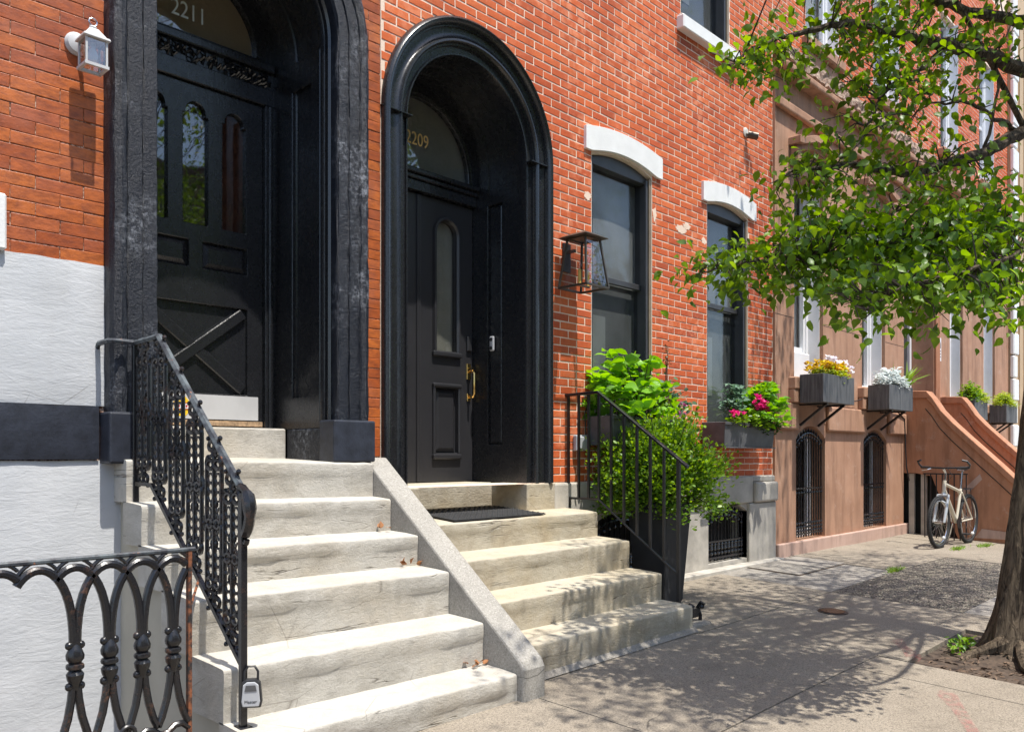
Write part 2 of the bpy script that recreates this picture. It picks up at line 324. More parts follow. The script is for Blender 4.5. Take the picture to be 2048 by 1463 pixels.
# ------------------------------------------------------------------ mesh helpers
def attach(o, parent):                     # parts are modelled in world coordinates
    o.parent = parent
    if parent.type == 'EMPTY': o.matrix_parent_inverse = Matrix.Translation(-Vector(parent.location))
class MB:
    def __init__(s): s.v = []; s.f = []
    def add(s, vs, fs):
        b = len(s.v); s.v += [tuple(p) for p in vs]; s.f += [tuple(b + i for i in f) for f in fs]; return s
    def box(s, x0, x1, y0, y1, z0, z1):
        x0, x1 = min(x0, x1), max(x0, x1); y0, y1 = min(y0, y1), max(y0, y1); z0, z1 = min(z0, z1), max(z0, z1)
        return s.add([(x0, y0, z0), (x1, y0, z0), (x1, y1, z0), (x0, y1, z0), (x0, y0, z1), (x1, y0, z1), (x1, y1, z1), (x0, y1, z1)],
                     [(3, 2, 1, 0), (4, 5, 6, 7), (0, 1, 5, 4), (1, 2, 6, 5), (2, 3, 7, 6), (3, 0, 4, 7)])
    def tube(s, pts, r, n=8, cap=True, closed=False):
        P = [Vector(p) for p in pts]; k = len(P); rs = r if isinstance(r, (list, tuple)) else [r] * k
        b = len(s.v); up = None
        for i in range(k):
            if closed: d = P[(i + 1) % k] - P[i - 1]
            else: d = P[min(i + 1, k - 1)] - P[max(i - 1, 0)]
            d = d.normalized() if d.length > 1e-9 else Vector((0, 0, 1))
            if up is None:
                a = Vector((0, 0, 1)) if abs(d.z) < .9 else Vector((1, 0, 0)); up = (a - d * a.dot(d)).normalized()
            else:
                up = up - d * up.dot(d); up = up.normalized() if up.length > 1e-6 else d.orthogonal().normalized()
            q = d.cross(up)
            for j in range(n):
                a = 2 * math.pi * j / n + math.pi / n
                s.v.append(tuple(P[i] + (up * math.cos(a) + q * math.sin(a)) * rs[i]))
        m = k if closed else k - 1
        for i in range(m):
            for j in range(n):
                a, c = b + i * n + j, b + i * n + (j + 1) % n; d_, e = b + ((i + 1) % k) * n + j, b + ((i + 1) % k) * n + (j + 1) % n
                s.f.append((a, c, e, d_))
        if cap and not closed:
            s.f.append(tuple(b + j for j in reversed(range(n)))); s.f.append(tuple(b + (k - 1) * n + j for j in range(n)))
        return s
    def bar(s, a, b_, w_, h_=None):        # square section bar
        return s.tube([a, b_], w_ * .7071, 4)
    def lathe(s, c, prof, n=16, axis='z'):
        b = len(s.v)
        for r, h in prof:
            for j in range(n):
                a = 2 * math.pi * j / n
                p = (r * math.cos(a), r * math.sin(a), h)
                if axis == 'y': p = (p[0], p[2], p[1])
                if axis == 'x': p = (p[2], p[0], p[1])
                s.v.append((c[0] + p[0], c[1] + p[1], c[2] + p[2]))
        for i in range(len(prof) - 1):
            for j in range(n):
                s.f.append((b + i * n + j, b + i * n + (j + 1) % n, b + (i + 1) * n + (j + 1) % n, b + (i + 1) * n + j))
        s.f.append(tuple(b + j for j in reversed(range(n)))); s.f.append(tuple(b + (len(prof) - 1) * n + j for j in range(n)))
        return s
    def ball(s, c, r, n=10, sz=1.):
        k = max(4, n // 2)
        return s.lathe(c, [(max(1e-4, r * math.sin(math.pi * i / k)), -r * sz * math.cos(math.pi * i / k)) for i in range(k + 1)], n)
    def plate(s, outer, holes, a0, a1, plane='xz'):   # extruded polygon with holes; plane coords (a,b), extruded along third axis
        loops = [outer] + holes
        flat = [p for l in loops for p in l]
        tr = tessellate_polygon([[Vector((p[0], p[1], 0)) for p in l] for l in loops])
        def P(p, t): return (p[0], t, p[1]) if plane == 'xz' else ((t, p[0], p[1]) if plane == 'yz' else (p[0], p[1], t))
        n = len(flat); vs = [P(p, a0) for p in flat] + [P(p, a1) for p in flat]; fs = []
        for a, b, c in tr: fs.append((a, b, c)); fs.append((a + n, c + n, b + n))
        o = 0
        for l in loops:
            k = len(l)
            for i in range(k):
                j = (i + 1) % k; fs.append((o + i, o + j, o + j + n, o + i + n))
            o += k
        return s.add(vs, fs)
    def sweep_arch(s, c, zs, z0, prof, n=28, full=True):
        """profile points (r, y) swept up the left jamb, round the arch and down the right jamb"""
        st = [('L', z0)] + [('A', math.pi - math.pi * i / n) for i in range(n + 1)] + [('R', z0)]
        b = len(s.v); k = len(prof)
        for kind, t in st:
            for r, y in prof:
                if kind == 'L': s.v.append((c - r, y, t))
                elif kind == 'R': s.v.append((c + r, y, t))
                else: s.v.append((c + r * math.cos(t), y, zs + r * math.sin(t)))
        for i in range(len(st) - 1):
            for j in range(k - 1):
                s.f.append((b + i * k + j, b + i * k + j + 1, b + (i + 1) * k + j + 1, b + (i + 1) * k + j))
        return s
    def build(s, name, mat, parent=None, smooth=False, bevel=0, seg=1, label=None, kind=None, fix=True):
        me = bpy.data.meshes.new(name); me.from_pydata(s.v, [], s.f)
        if fix:
            import bmesh
            bm = bmesh.new(); bm.from_mesh(me); bmesh.ops.recalc_face_normals(bm, faces=bm.faces); bm.to_mesh(me); bm.free()
        me.materials.append(M[mat] if isinstance(mat, str) else mat)
        if smooth:
            me.shade_smooth() if smooth is True else None
            if smooth == 'auto':
                me.shade_smooth(); me.set_sharp_from_angle(angle=R(38))
        o = bpy.data.objects.new(name, me); COL.objects.link(o)
        if parent is not None: attach(o, parent)
        if bevel:
            md = o.modifiers.new('edge', 'BEVEL'); md.width = bevel; md.segments = seg; md.limit_method = 'ANGLE'; md.angle_limit = R(40)
        if label: o['label'] = label
        if kind: o['kind'] = kind
        return o
def thing(name, label, cat, group=None, kind=None, loc=(0, 0, 0)):
    o = bpy.data.objects.new(name, None); COL.objects.link(o); o.empty_display_size = .1
    o.location = loc
    if label: o['label'] = label
    if cat: o['category'] = cat
    if group: o['group'] = group
    if kind: o['kind'] = kind
    return o
def tag(o, label, cat, group=None):
    o['label'] = label; o['category'] = cat
    if group: o['group'] = group
    return o
def arc(cx, cz, r, a0, a1, n=10): return [(cx + r * math.cos(R(a0 + (a1 - a0) * i / n)), cz + r * math.sin(R(a0 + (a1 - a0) * i / n))) for i in range(n + 1)]
def archpoly(c, hw, z0, zs, n=20): return [(c - hw, z0), (c + hw, z0)] + arc(c, zs, hw, 0, 180, n)
def segpoly(x0, x1, z0, zs, rise, n=10):  # rectangle with a segmental top
    hw = (x1 - x0) / 2; rr = (hw * hw + rise * rise) / (2 * rise); cz = zs + rise - rr; a = math.degrees(math.asin(hw / rr))
    return [(x0, z0), (x1, z0)] + arc((x0 + x1) / 2, cz, rr, 90 - a, 90 + a, n)
def text(name, body, mat, parent, loc, size, rotz=0, depth=.002, sx=1., rot=None):
    cu = bpy.data.curves.new(name, 'FONT'); cu.body = body; cu.size = size; cu.extrude = depth; cu.align_x = 'CENTER'; cu.align_y = 'CENTER'
    o = bpy.data.objects.new(name, cu); COL.objects.link(o)
    me = bpy.data.meshes.new_from_object(o.evaluated_get(bpy.context.evaluated_depsgraph_get()))
    bpy.data.objects.remove(o); me.materials.append(M[mat])
    o = bpy.data.objects.new(name, me); COL.objects.link(o); attach(o, parent)
    o.rotation_euler = rot or (R(90), 0, rotz); o.location = loc; o.scale = (sx, 1, 1)
    return o

# ------------------------------------------------------------------ brickwork
def brick_mesh(name, L, H, mat, seed, depth=.05, joint=.01, proud=.0045):
    r = random.Random(seed); ch = .003; j = lambda: r.uniform(-.0024, .0024)
    l, h = (L - joint) / 2, (H - joint) / 2
    outer = [(-l + j(), depth, -h + j()), (l + j(), depth, -h + j()), (l + j(), depth, h + j()), (-l + j(), depth, h + j())]
    mid = [(p[0], -proud + .002, p[2]) for p in outer]
    fr = [(p[0] * (1 - ch / l), -proud + r.uniform(-.0012, .0012), p[2] * (1 - ch / h)) for p in outer]
    vs = outer + mid + fr; fs = [(8, 9, 10, 11)]
    for a in range(4):
        b = (a + 1) % 4; fs += [(a, b, 4 + b, 4 + a), (4 + a, 4 + b, 8 + b, 8 + a)]
    me = bpy.data.meshes.new(name); me.from_pydata(vs, [], fs); me.materials.append(M[mat]); me.update(); return me
def brickwork(parent, rows, blocked, L, H, joint, mat, near, maxparts, y=0.):
    """rows: list of (z_mid, x0, x1, offset); blocked(z0,z1) -> list of x intervals"""
    var = [brick_mesh('brick', L, H, mat, 40 + i, joint=joint) for i in range(6)]
    items = []
    for z, x0, x1, off in rows:
        n0 = math.floor((x0 - off) / L); bl = sorted(blocked(z - H / 2, z + H / 2))
        k = n0
        while off + k * L < x1:
            a, b = max(x0, off + k * L), min(x1, off + (k + 1) * L); k += 1
            segs = [(a, b)]
            for u, v in bl:
                segs = [q for (p, r_) in segs for q in ((p, min(r_, u)), (max(p, v), r_)) if q[1] - q[0] > .03]
            for p, q in segs: items.append(((p + q) / 2, z, (q - p)))
    items.sort(key=lambda t: near(t[0], t[1]))
    rest = MB()
    for i, (xc, z, wd) in enumerate(items):
        me = var[rnd.randrange(6)]; sx = (wd - joint) / (L - joint); dz = rnd.uniform(-.0012, .0012); dy = rnd.uniform(-.0008, .0008)
        if i < maxparts:
            o = bpy.data.objects.new('brick', me); COL.objects.link(o); attach(o, parent)
            o.location = (xc, y + dy, z + dz); o.scale = (sx, 1, 1)
        else:
            rest.add([(xc + v.co.x * sx, y + dy + v.co.y, z + dz + v.co.z) for v in me.vertices], [tuple(p.vertices) for p in me.polygons])
    if rest.v: rest.build('brick_field', mat, parent, kind='stuff', fix=False)
def dist_cam(x, z, y=0.): return math.hypot(x, CD + y) - (6 if 0 else 0)

# ------------------------------------------------------------------ foliage
LEAF_V = np.array([(0, 0, 0), (-.30, .22, .07), (0, .26, 0), (.30, .22, .07), (-.36, .5, .08), (0, .55, .0), (.36, .5, .08), (-.2, .78, .02), (0, .8, -.05), (.2, .78, .02), (0, 1.08, -.16)])
LEAF_F = [(0, 2, 1), (0, 3, 2), (1, 2, 5, 4), (2, 3, 6, 5), (4, 5, 8, 7), (5, 6, 9, 8), (7, 8, 10), (8, 9, 10)]
OVAL_V = np.array([(0, 0, 0), (-.26, .35, .05), (0, .4, 0), (.26, .35, .05), (-.24, .75, .03), (0, .75, -.02), (.24, .75, .03), (0, 1, -.05)])
OVAL_F = [(0, 2, 1), (0, 3, 2), (1, 2, 5, 4), (2, 3, 6, 5), (4, 5, 7), (5, 6, 7)]
BLADE_V = np.array([(-.03, 0, 0), (.03, 0, 0), (-.035, .5, .06), (.035, .5, .06), (0, 1, -.1)])
BLADE_F = [(0, 1, 3, 2), (2, 3, 4)]
def leaves(name, mat, parent, pos, dirs, size, V=LEAF_V, Fc=LEAF_F, width=1., roll=1.2, kind='stuff', up=None):
    pos = np.asarray(pos, float); d = np.asarray(dirs, float); n = len(pos)
    d /= np.linalg.norm(d, axis=1, keepdims=True) + 1e-9
    upv = np.tile(np.array([0, 0, 1.]), (n, 1)) if up is None else np.asarray(up, float)
    upv = upv + nr.normal(0, roll * .45, (n, 3))
    x = np.cross(d, upv); x /= np.linalg.norm(x, axis=1, keepdims=True) + 1e-9
    z = np.cross(x, d)
    s = (np.asarray(size) * np.ones(n))[:, None, None]
    P = pos[:, None, :] + s * (V[None, :, 0, None] * width * x[:, None, :] + V[None, :, 1, None] * d[:, None, :] + V[None, :, 2, None] * z[:, None, :])
    k = len(V); verts = P.reshape(-1, 3)
    loops = []; tot = []
    for f in Fc: loops += list(f); tot.append(len(f))
    loops = np.array(loops); lp = (loops[None, :] + (np.arange(n) * k)[:, None]).ravel(); lt = np.tile(np.array(tot), n); ls = np.concatenate([[0], np.cumsum(lt)[:-1]])
    me = bpy.data.meshes.new(name); me.vertices.add(len(verts)); me.vertices.foreach_set('co', verts.ravel())
    me.loops.add(len(lp)); me.loops.foreach_set('vertex_index', lp); me.polygons.add(len(lt)); me.polygons.foreach_set('loop_start', ls.astype(np.int32))
    me.materials.append(M[mat]); me.update(calc_edges=True); me.validate(); me.shade_smooth()
    o = bpy.data.objects.new(name, me); COL.objects.link(o)
    if parent is not None: attach(o, parent)
    if kind: o['kind'] = kind
    return o

# ================================================================== THE SETTING: ground, road, pavement
def structure(o): o['kind'] = 'structure'; return o
structure(MB().add([(-300, -300, -.32), (300, -300, -.32), (300, 300, -.32), (-300, 300, -.32)], [(0, 1, 2, 3)]).build('ground', 'soil'))
structure(MB().add([(-60, -12.4, -.25), (90, -12.4, -.25), (90, -4.06, -.25), (-60, -4.06, -.25)], [(0, 1, 2, 3)]).build('road', 'road'))
kerb = thing('kerb', None, None, kind='structure', loc=(6, -3.98, -.25))
for x in np.arange(-4, 30, 2.4):
    m = MB(); za, zb = gz(x, -3.9), gz(x + 2.38, -3.9)
    m.add([(x, -4.06, -.3), (x + 2.385, -4.06, -.3), (x + 2.385, -3.91, -.3), (x, -3.91, -.3), (x, -4.05, za), (x + 2.385, -4.05, zb), (x + 2.385, -3.91, zb), (x, -3.91, za)],
          [(3, 2, 1, 0), (4, 5, 6, 7), (0, 1, 5, 4), (1, 2, 6, 5), (2, 3, 7, 6), (3, 0, 4, 7)])
    m.build('kerb_stone', 'grey_stone', kerb, bevel=.012)
walk = thing('sidewalk', None, None, kind='structure', loc=(6, -2, 0))
XL = [-4, -1.6, .9, 3.58, 5.6, 8.03, 9.8, 11.55, 13.3, 15.1, 17, 19, 21, 24, 28]
cells = []
for i in range(len(XL) - 1):
    for j, (ya, yb) in enumerate([(-1.36, .28), (-2.53, -1.36), (-3.9, -2.53)]):
        mt = 'pavement'
        if j == 1 and 8 < XL[i] < 11: mt = 'aggregate'
        if j == 0 and 8 < XL[i] < 9: mt = 'pale_pavement'
        if j == 2 and XL[i] > 8: mt = 'pale_pavement'
        if j == 2 and XL[i] == 5.6:
            cells += [(5.6, 6.02, ya, yb, mt), (7.35, 8.03, ya, yb, mt), (6.02, 7.35, -2.74, yb, mt)]
        else: cells.append((XL[i], XL[i + 1], ya, yb, mt))
for x0, x1, y0, y1, mt in cells:
    if x1 <= 3.58 and y1 > 0: continue
    if x0 == 8.03 and y0 == -2.53: x1 = 11.55
    if x0 == 9.8 and y0 == -2.53: continue
    g_ = .004; m = MB(); nx = max(2, int((x1 - x0) / .4)); ny = max(2, int((y1 - y0) / .4)); dz = rnd.uniform(-.003, .003)
    vs = []; fs = []
    for a in range(nx + 1):
        for b in range(ny + 1):
            x = x0 + g_ + (x1 - x0 - 2 * g_) * a / nx; y = y0 + g_ + (y1 - y0 - 2 * g_) * b / ny
            vs.append((x, y, gz(x, y) + dz + .002 * math.sin(x * 3 + y * 5)))
    for a in range(nx):
        for b in range(ny):
            p = a * (ny + 1) + b; fs.append((p, p + ny + 1, p + ny + 2, p + 1))
    rim = [a * (ny + 1) for a in range(nx + 1)] + [nx * (ny + 1) + b for b in range(1, ny + 1)] + [a * (ny + 1) + ny for a in range(nx - 1, -1, -1)] + [b for b in range(ny - 1, 0, -1)]
    k = len(vs); vs += [(vs[i][0], vs[i][1], vs[i][2] - .08) for i in rim]; n = len(rim)
    fs += [(rim[i], rim[(i + 1) % n], k + (i + 1) % n, k + i) for i in range(n)]
    m.add(vs, fs); m.build('pavement_slab', mt, walk)
base = MB(); gx = np.arange(-4, 28.1, .8); gy = [.28, -1.36, -2.53, -3.9]
base.add([(x, y, gz(x, y) - .03) for x in gx for y in gy], [(i * 4 + j, i * 4 + 4 + j, i * 4 + 5 + j, i * 4 + 1 + j) for i in range(len(gx) - 1) for j in range(3) if not (j == 0 and gx[i] < 2.3)])
base.build('joint_bed', 'soil', walk)
# concrete hatch cover set into the pale slab
def gquad(name, pts, mat, dz, parent, thick=.012):
    m = MB(); t = [(x, y, gz(x, y) + dz) for x, y in pts]; n = len(t)
    m.add(t + [(x, y, z - thick) for x, y, z in t], [tuple(range(n))] + [(i, (i + 1) % n, n + (i + 1) % n, n + i) for i in range(n)])
    return m.build(name, mat, parent)
hatch = thing('access_hatch', 'square concrete access hatch with a dark seam set in the pale slab by the brownstone', 'hatch', loc=(9.2, -.45, gz(9.2, -.45)))
gquad('seam', [(8.6, -.78), (9.88, -.78), (9.88, -.12), (8.6, -.12)], 'soil', .003, hatch)
gquad('cover', [(8.625, -.755), (9.24, -.755), (9.24, -.145), (8.625, -.145)], 'pale_pavement', .008, hatch)
gquad('cover', [(9.25, -.755), (9.855, -.755), (9.855, -.145), (9.25, -.145)], 'pale_pavement', .008, hatch)
vc = thing('valve_cover', 'small round dark iron valve cover in the shaded pavement', 'valve cover', loc=(7.16, -1.74, gz(7.16, -1.74)))
gquad('lid', [(7.16 + .1 * math.cos(a), -1.74 + .1 * math.sin(a)) for a in np.linspace(0, 2 * math.pi, 20)[:-1]], 'clean_iron', .006, vc)
gquad('lid_ring', [(7.16 + .125 * math.cos(a), -1.74 + .125 * math.sin(a)) for a in np.linspace(0, 2 * math.pi, 20)[:-1]], 'steel_black', .003, vc)
for lbl, pts in (('faded red spray paint mark on the pavement beside the tree pit', [(6.62, -2.5), (6.5, -2.46), (6.3, -2.6), (6.1, -2.7), (6.05, -2.8), (6.2, -2.78), (6.42, -2.6)]),
                 ('red spray paint streak on the sunlit pavement in the foreground', [(5.5, -3.1), (5.38, -3.12), (5.2, -3.24), (4.9, -3.4), (4.7, -3.5), (4.75, -3.55), (5.0, -3.42), (5.3, -3.28), (5.48, -3.2)])):
    t = MB(); n = len(pts); t.add([(x, y, gz(x, y) + .0065) for x, y in pts], [tuple(range(n))])
    tag(t.build('paint_mark', 'red_spray'), lbl, 'paint mark', 'red paint marks on the pavement')

# ================================================================== LEFT HOUSE (number 2211)
hl = thing('brick_house', 'left house of orange brick over white stucco with a black arched doorway numbered 2211', 'house', 'row houses along the street', loc=(2.2, 0, 0))
c1, z1s, r1 = 2.605, 4.12, .838
wall = MB(); wall.plate([(-1.2, .2), (3.63, .2), (3.63, 9.5), (-1.2, 9.5)], [archpoly(c1, .62, 1.3, z1s)], .0, .3).build('wall', 'tight_joint', hl)
L1, H1 = .233, .0688
rows = []
for i in range(34):
    z = 2.40 + H1 * (i + .5)
    rows.append((z, .9, 3.628, (.03 if i % 2 else .03 + L1 / 2)))
for i in range(15): rows.append((2.40 - H1 * (i + .5), 3.40, 3.628, (.03 if (i + 1) % 2 else .03 + L1 / 2)))
def bl1(a, b):
    zm = (a + b) / 2
    if zm < z1s: return [(c1 - r1 + .03, c1 + r1 - .03)]
    dz = zm - z1s
    if dz < r1 - .03: q = math.sqrt((r1 - .03) ** 2 - dz * dz); return [(c1 - q, c1 + q)]
    return []
brickwork(hl, rows, bl1, L1, H1, .0035, 'orange_brick', lambda x, z: abs(x - 1.5) * .5 + abs(z - 3), 300)
# stucco, band
def rough_panel(name, x0, x1, z0, z1, y, mat, amp=.004, parent=None, n=26):
    m = MB(); vs = []; fs = []; nz = max(3, int((z1 - z0) / (x1 - x0) * n) + 2)
    for i in range(n + 1):
        for j in range(nz + 1):
            e = 0 if 0 < i < n and 0 < j < nz else .006
            vs.append((x0 + (x1 - x0) * i / n, y + e + rnd.uniform(-amp, amp), z0 + (z1 - z0) * j / nz + (rnd.uniform(-.003, .003) if j == nz else 0)))
    for i in range(n):
        for j in range(nz): p = i * (nz + 1) + j; fs.append((p, p + nz + 1, p + nz + 2, p + 1))
    k = len(vs); rim = [i * (nz + 1) for i in range(n + 1)] + [n * (nz + 1) + j for j in range(1, nz + 1)] + [i * (nz + 1) + nz for i in range(n - 1, -1, -1)] + [j for j in range(nz - 1, 0, -1)]
    vs += [(vs[i][0], .05, vs[i][2]) for i in rim]; q = len(rim)
    fs += [(rim[i], rim[(i + 1) % q], k + (i + 1) % q, k + i) for i in range(q)]
    return m.add(vs, fs).build(name, mat, parent, smooth='auto')
rough_panel('stucco_panel', -.6, 1.795, 1.645, 2.405, -.016, 'white_stucco', .002, hl)
rough_panel('stone_band', -.6, 1.73, 1.358, 1.642, -.036, 'navy_band', .0015, hl)
rough_panel('stucco_panel', -.6, 2.05, -.36, 1.352, -.022, 'white_stucco', .003, hl)
m = MB().box(.7, 1.285, -.05, .05, 2.40, 2.68); m.build('window_sill', 'white_paint', hl, bevel=.01)
# arched stone surround
def densify(p, k):
    out = []
    for (a, b), (c, d) in zip(p[:-1], p[1:]): out += [(a + (c - a) * i / k, b + (d - b) * i / k) for i in range(k)]
    return out + [p[-1]]
prof = [(.842, .02), (.842, -.085), (.83, -.125), (.80, -.142), (.772, -.13), (.762, -.112), (.757, -.118), (.683, -.120), (.678, -.108), (.672, -.114), (.602, -.116), (.594, -.10), (.594, -.02)]
def rough_arch(name, mat, parent, c, zs, z0, prof, amp, nj=30, na=30, cut=None):
    P = densify(prof, 3); st = [('L', z0 + (zs - z0) * i / nj) for i in range(nj)] + [('A', math.pi - math.pi * i / na) for i in range(na + 1)] + [('R', zs - (zs - z0) * (i + 1) / nj) for i in range(nj)]
    m = MB(); k = len(P)
    for kind, t in st:
        for i, (r, y) in enumerate(P):
            a = amp if 0 < i < k - 1 else 0; r += rnd.uniform(-a, a); y += rnd.uniform(-a, a)
            m.v.append((c - r, y, t) if kind == 'L' else (c + r, y, t) if kind == 'R' else (c + r * math.cos(t), y, zs + r * math.sin(t)))
    for i in range(len(st) - 1):
        for j in range(k - 1): m.f.append((i * k + j, i * k + j + 1, (i + 1) * k + j + 1, (i + 1) * k + j))
    return m.build(name, mat, parent, smooth='auto')
sur = rough_arch('door_surround', 'black_stone', hl, c1, z1s, 1.61, prof, .0034)
for sx in (-1, 1):
    m = MB()
    m.box(c1 + sx * .535, c1 + sx * .868, -.155, .02, 1.335, 1.612); m.build('plinth_block', 'navy_band', hl, bevel=.012, seg=2)
    m = MB().box(c1 + sx * .548, c1 + sx * .60, .022, .44, 1.337, 1.56); m.build('plinth_block', 'black_stone', hl, bevel=.008)
# inner bead and panelled reveal
MB().sweep_arch(c1, z1s, 1.56, densify([(.594, -.03), (.585, -.045), (.572, -.03), (.572, .0), (.562, -.01), (.552, .005), (.552, .03), (.575, .035), (.58, .06), (.58, .16), (.592, .165), (.592, .37), (.58, .375), (.58, .70)], 1)).build('reveal_lining', 'black_paint', hl, smooth='auto')
for sx in (-1, 1):
    x = c1 + sx * .58; y0, y1 = .06, .70
    m = MB(); m.plate([(y0, 1.56), (y1, 1.56), (y1, z1s - .02), (y0, z1s - .02)], [[(.165, 1.78), (.40, 1.78), (.40, 3.9), (.165, 3.9)]], x - sx * .012, x + sx * .004, 'yz')
    m.build('reveal_panel', 'black_paint', hl, bevel=.004)
# door frame, transom beam, carved frieze, fanlight
yd = .70
fr = MB()
for sx in (-1, 1): fr.box(c1 + sx * .495, c1 + sx * .575, yd - .07, yd + .05, 1.56, 3.86)
fr.build('door_frame', 'black_paint', hl, bevel=.006)
for sx in (-1, 1): MB().tube([(c1 + sx * .53, yd - .075, 1.57), (c1 + sx * .53, yd - .075, 3.85)], .016, 8).build('frame_bead', 'black_paint', hl, smooth='auto')
MB().box(c1 - .575, c1 + .575, yd - .06, yd + .05, 3.862, 3.985).build('transom_beam', 'black_paint', hl, bevel=.006)
car = MB(); car.box(c1 - .575, c1 + .575, yd - .045, yd + .05, 3.987, 4.098)
for i in range(150):
    x = c1 - .56 + 1.12 * rnd.random(); z = 4.0 + .086 * rnd.random(); a = rnd.uniform(-1.1, 1.1); l = rnd.uniform(.018, .034)
    dx, dz = math.sin(a) * l, math.cos(a) * l
    car.tube([(x - dx, yd - .045, z - dz), (x, yd - .066 - rnd.random() * .012, z), (x + dx, yd - .047, z + dz)], [.003, .009, .003], 5)
car.build('carved_frieze', 'black_paint', hl, smooth='auto')
MB().box(c1 - .575, c1 + .575, yd - .075, yd + .05, 4.10, 4.165).build('transom_moulding', 'black_paint', hl, bevel=.012, seg=2)
fan = MB().plate([(c1 - .58, 4.167), (c1 + .58, 4.167)] + arc(c1, z1s + .05, .578, 0, 180, 24), [[(c1 - .45, 4.19), (c1 + .45, 4.19)] + arc(c1, 4.2, .45, 0, 180, 24)], yd - .03, yd + .03).build('fanlight', 'black_paint', hl, bevel=.006)
MB().plate([(c1 - .455, 4.185), (c1 + .455, 4.185)] + arc(c1, 4.2, .455, 0, 180, 24), [], yd + .01, yd + .014).build('pane', 'door_glass', fan)
MB().plate([(c1 - .57, 4.16), (c1 + .57, 4.16)] + arc(c1, 4.2, .57, 0, 180, 24), [], yd + .045, yd + .05).build('window_shade', 'beige_shade', fan)
text('house_number', '2211', 'silver_leaf', fan, (c1 - .03, yd + .007, 4.345), .155, depth=.001, sx=.8)
# the door leaf
door = MB().plate([(c1 - .495, 1.58), (c1 + .495, 1.58), (c1 + .495, 3.86), (c1 - .495, 3.86)],
    [[(c1 + dx - .088, 2.93), (c1 + dx + .088, 2.93), (c1 + dx + .088, 3.66), (c1 + dx + .068, 3.66)] + arc(c1 + dx, 3.675, .068, 0, 180, 10) + [(c1 + dx - .068, 3.66), (c1 + dx - .088, 3.66)] for dx in (-.278, 0, .278)] +
    [[(c1 - .375, 2.64), (c1 - .05, 2.64), (c1 - .05, 2.82), (c1 - .375, 2.82)], [(c1 + .05, 2.64), (c1 + .375, 2.64), (c1 + .375, 2.82), (c1 + .05, 2.82)],
     [(c1 - .375, 1.80), (c1 + .375, 1.80), (c1 + .375, 2.40), (c1 - .375, 2.40)]], yd - .03, yd + .02).build('door', 'black_paint', hl, bevel=.004)
MB().box(c1 - .48, c1 + .48, yd - .005, yd + .018, 1.6, 2.87).build('back_panel', 'black_paint', door)
for dx, mt in ((-.278, 'dark_interior'), (0, 'dark_interior'), (.278, 'brown_curtain')):
    MB().box(c1 + dx - .1, c1 + dx + .1, yd - .002, yd + .002, 2.91, 3.76).build('pane', 'door_glass', door)
    MB().box(c1 + dx - .12, c1 + dx + .12, yd + .025, yd + .03, 2.90, 3.78).build('curtain', mt, door)
def raised(x0, x1, z0, z1, y, h, inset, name, mat, parent):
    m = MB(); b = inset
    m.add([(x0, y, z0), (x1, y, z0), (x1, y, z1), (x0, y, z1), (x0 + b, y - h, z0 + b), (x1 - b, y - h, z0 + b), (x1 - b, y - h, z1 - b), (x0 + b, y - h, z1 - b)],
          [(4, 5, 6, 7), (0, 1, 5, 4), (1, 2, 6, 5), (2, 3, 7, 6), (3, 0, 4, 7)])
    return m.build(name, mat, parent)
raised(c1 - .37, c1 - .055, 2.645, 2.815, yd - .006, .022, .035, 'panel', 'black_paint', door)
raised(c1 + .055, c1 + .37, 2.645, 2.815, yd - .006, .022, .035, 'panel', 'black_paint', door)
for sg in (-1, 1):
    a, b = Vector((c1 - sg * .375, 0, 1.80)), Vector((c1 + sg * .375, 0, 2.40)); d = (b - a).normalized(); n_ = Vector((-d.z, 0, d.x))
    for h, yy, nm in ((.078, yd - .027 - (.003 if sg > 0 else 0), 'cross_rail'), (.1, yd - .012 - (.002 if sg > 0 else 0), 'cross_moulding')):
        q = [a + n_ * h, a - n_ * h, b - n_ * h, b + n_ * h]
        MB().plate([(max(c1 - .373, min(c1 + .373, p.x)), max(1.802, min(2.398, p.z))) for p in q], [], yy, yd).build(nm, 'black_paint', door, bevel=.007)
kp = MB().box(c1 - .47, c1 + .455, yd - .038, yd - .03, 1.625, 1.79).build('kick_plate', 'grey_board', door, label='unpainted grey kick plate')
MB().box(c1 - .49, c1 + .49, yd - .036, yd - .03, 1.582, 1.617).build('bottom_rail', 'raw_wood', door, label='bottom rail with paint peeled to bare wood')
oc = [(c1 - .10 + .062 * math.cos(R(22.5 + 45 * i)), 1.705 + .07 * math.sin(R(22.5 + 45 * i))) for i in range(8)]
stk = MB().plate(oc, [], yd - .0405, yd - .0385).build('warning_sticker', 'sticker_yellow', door, label='yellow octagonal sticker with a white band')
MB().box(c1 - .156, c1 - .044, yd - .0425, yd - .041, 1.69, 1.722).build('sticker_band', 'sign_white', stk)
for z in (1.727, 1.685): MB().box(c1 - .156, c1 - .044, yd - .043, yd - .0415, z - .002, z + .002).build('sticker_line', 'sticker_red', stk)
for i in range(6): MB().box(c1 - .143 + i * .017, c1 - .132 + i * .017, yd - .0435, yd - .0427, 1.698, 1.714).build('sticker_lettering', 'sticker_red', stk)

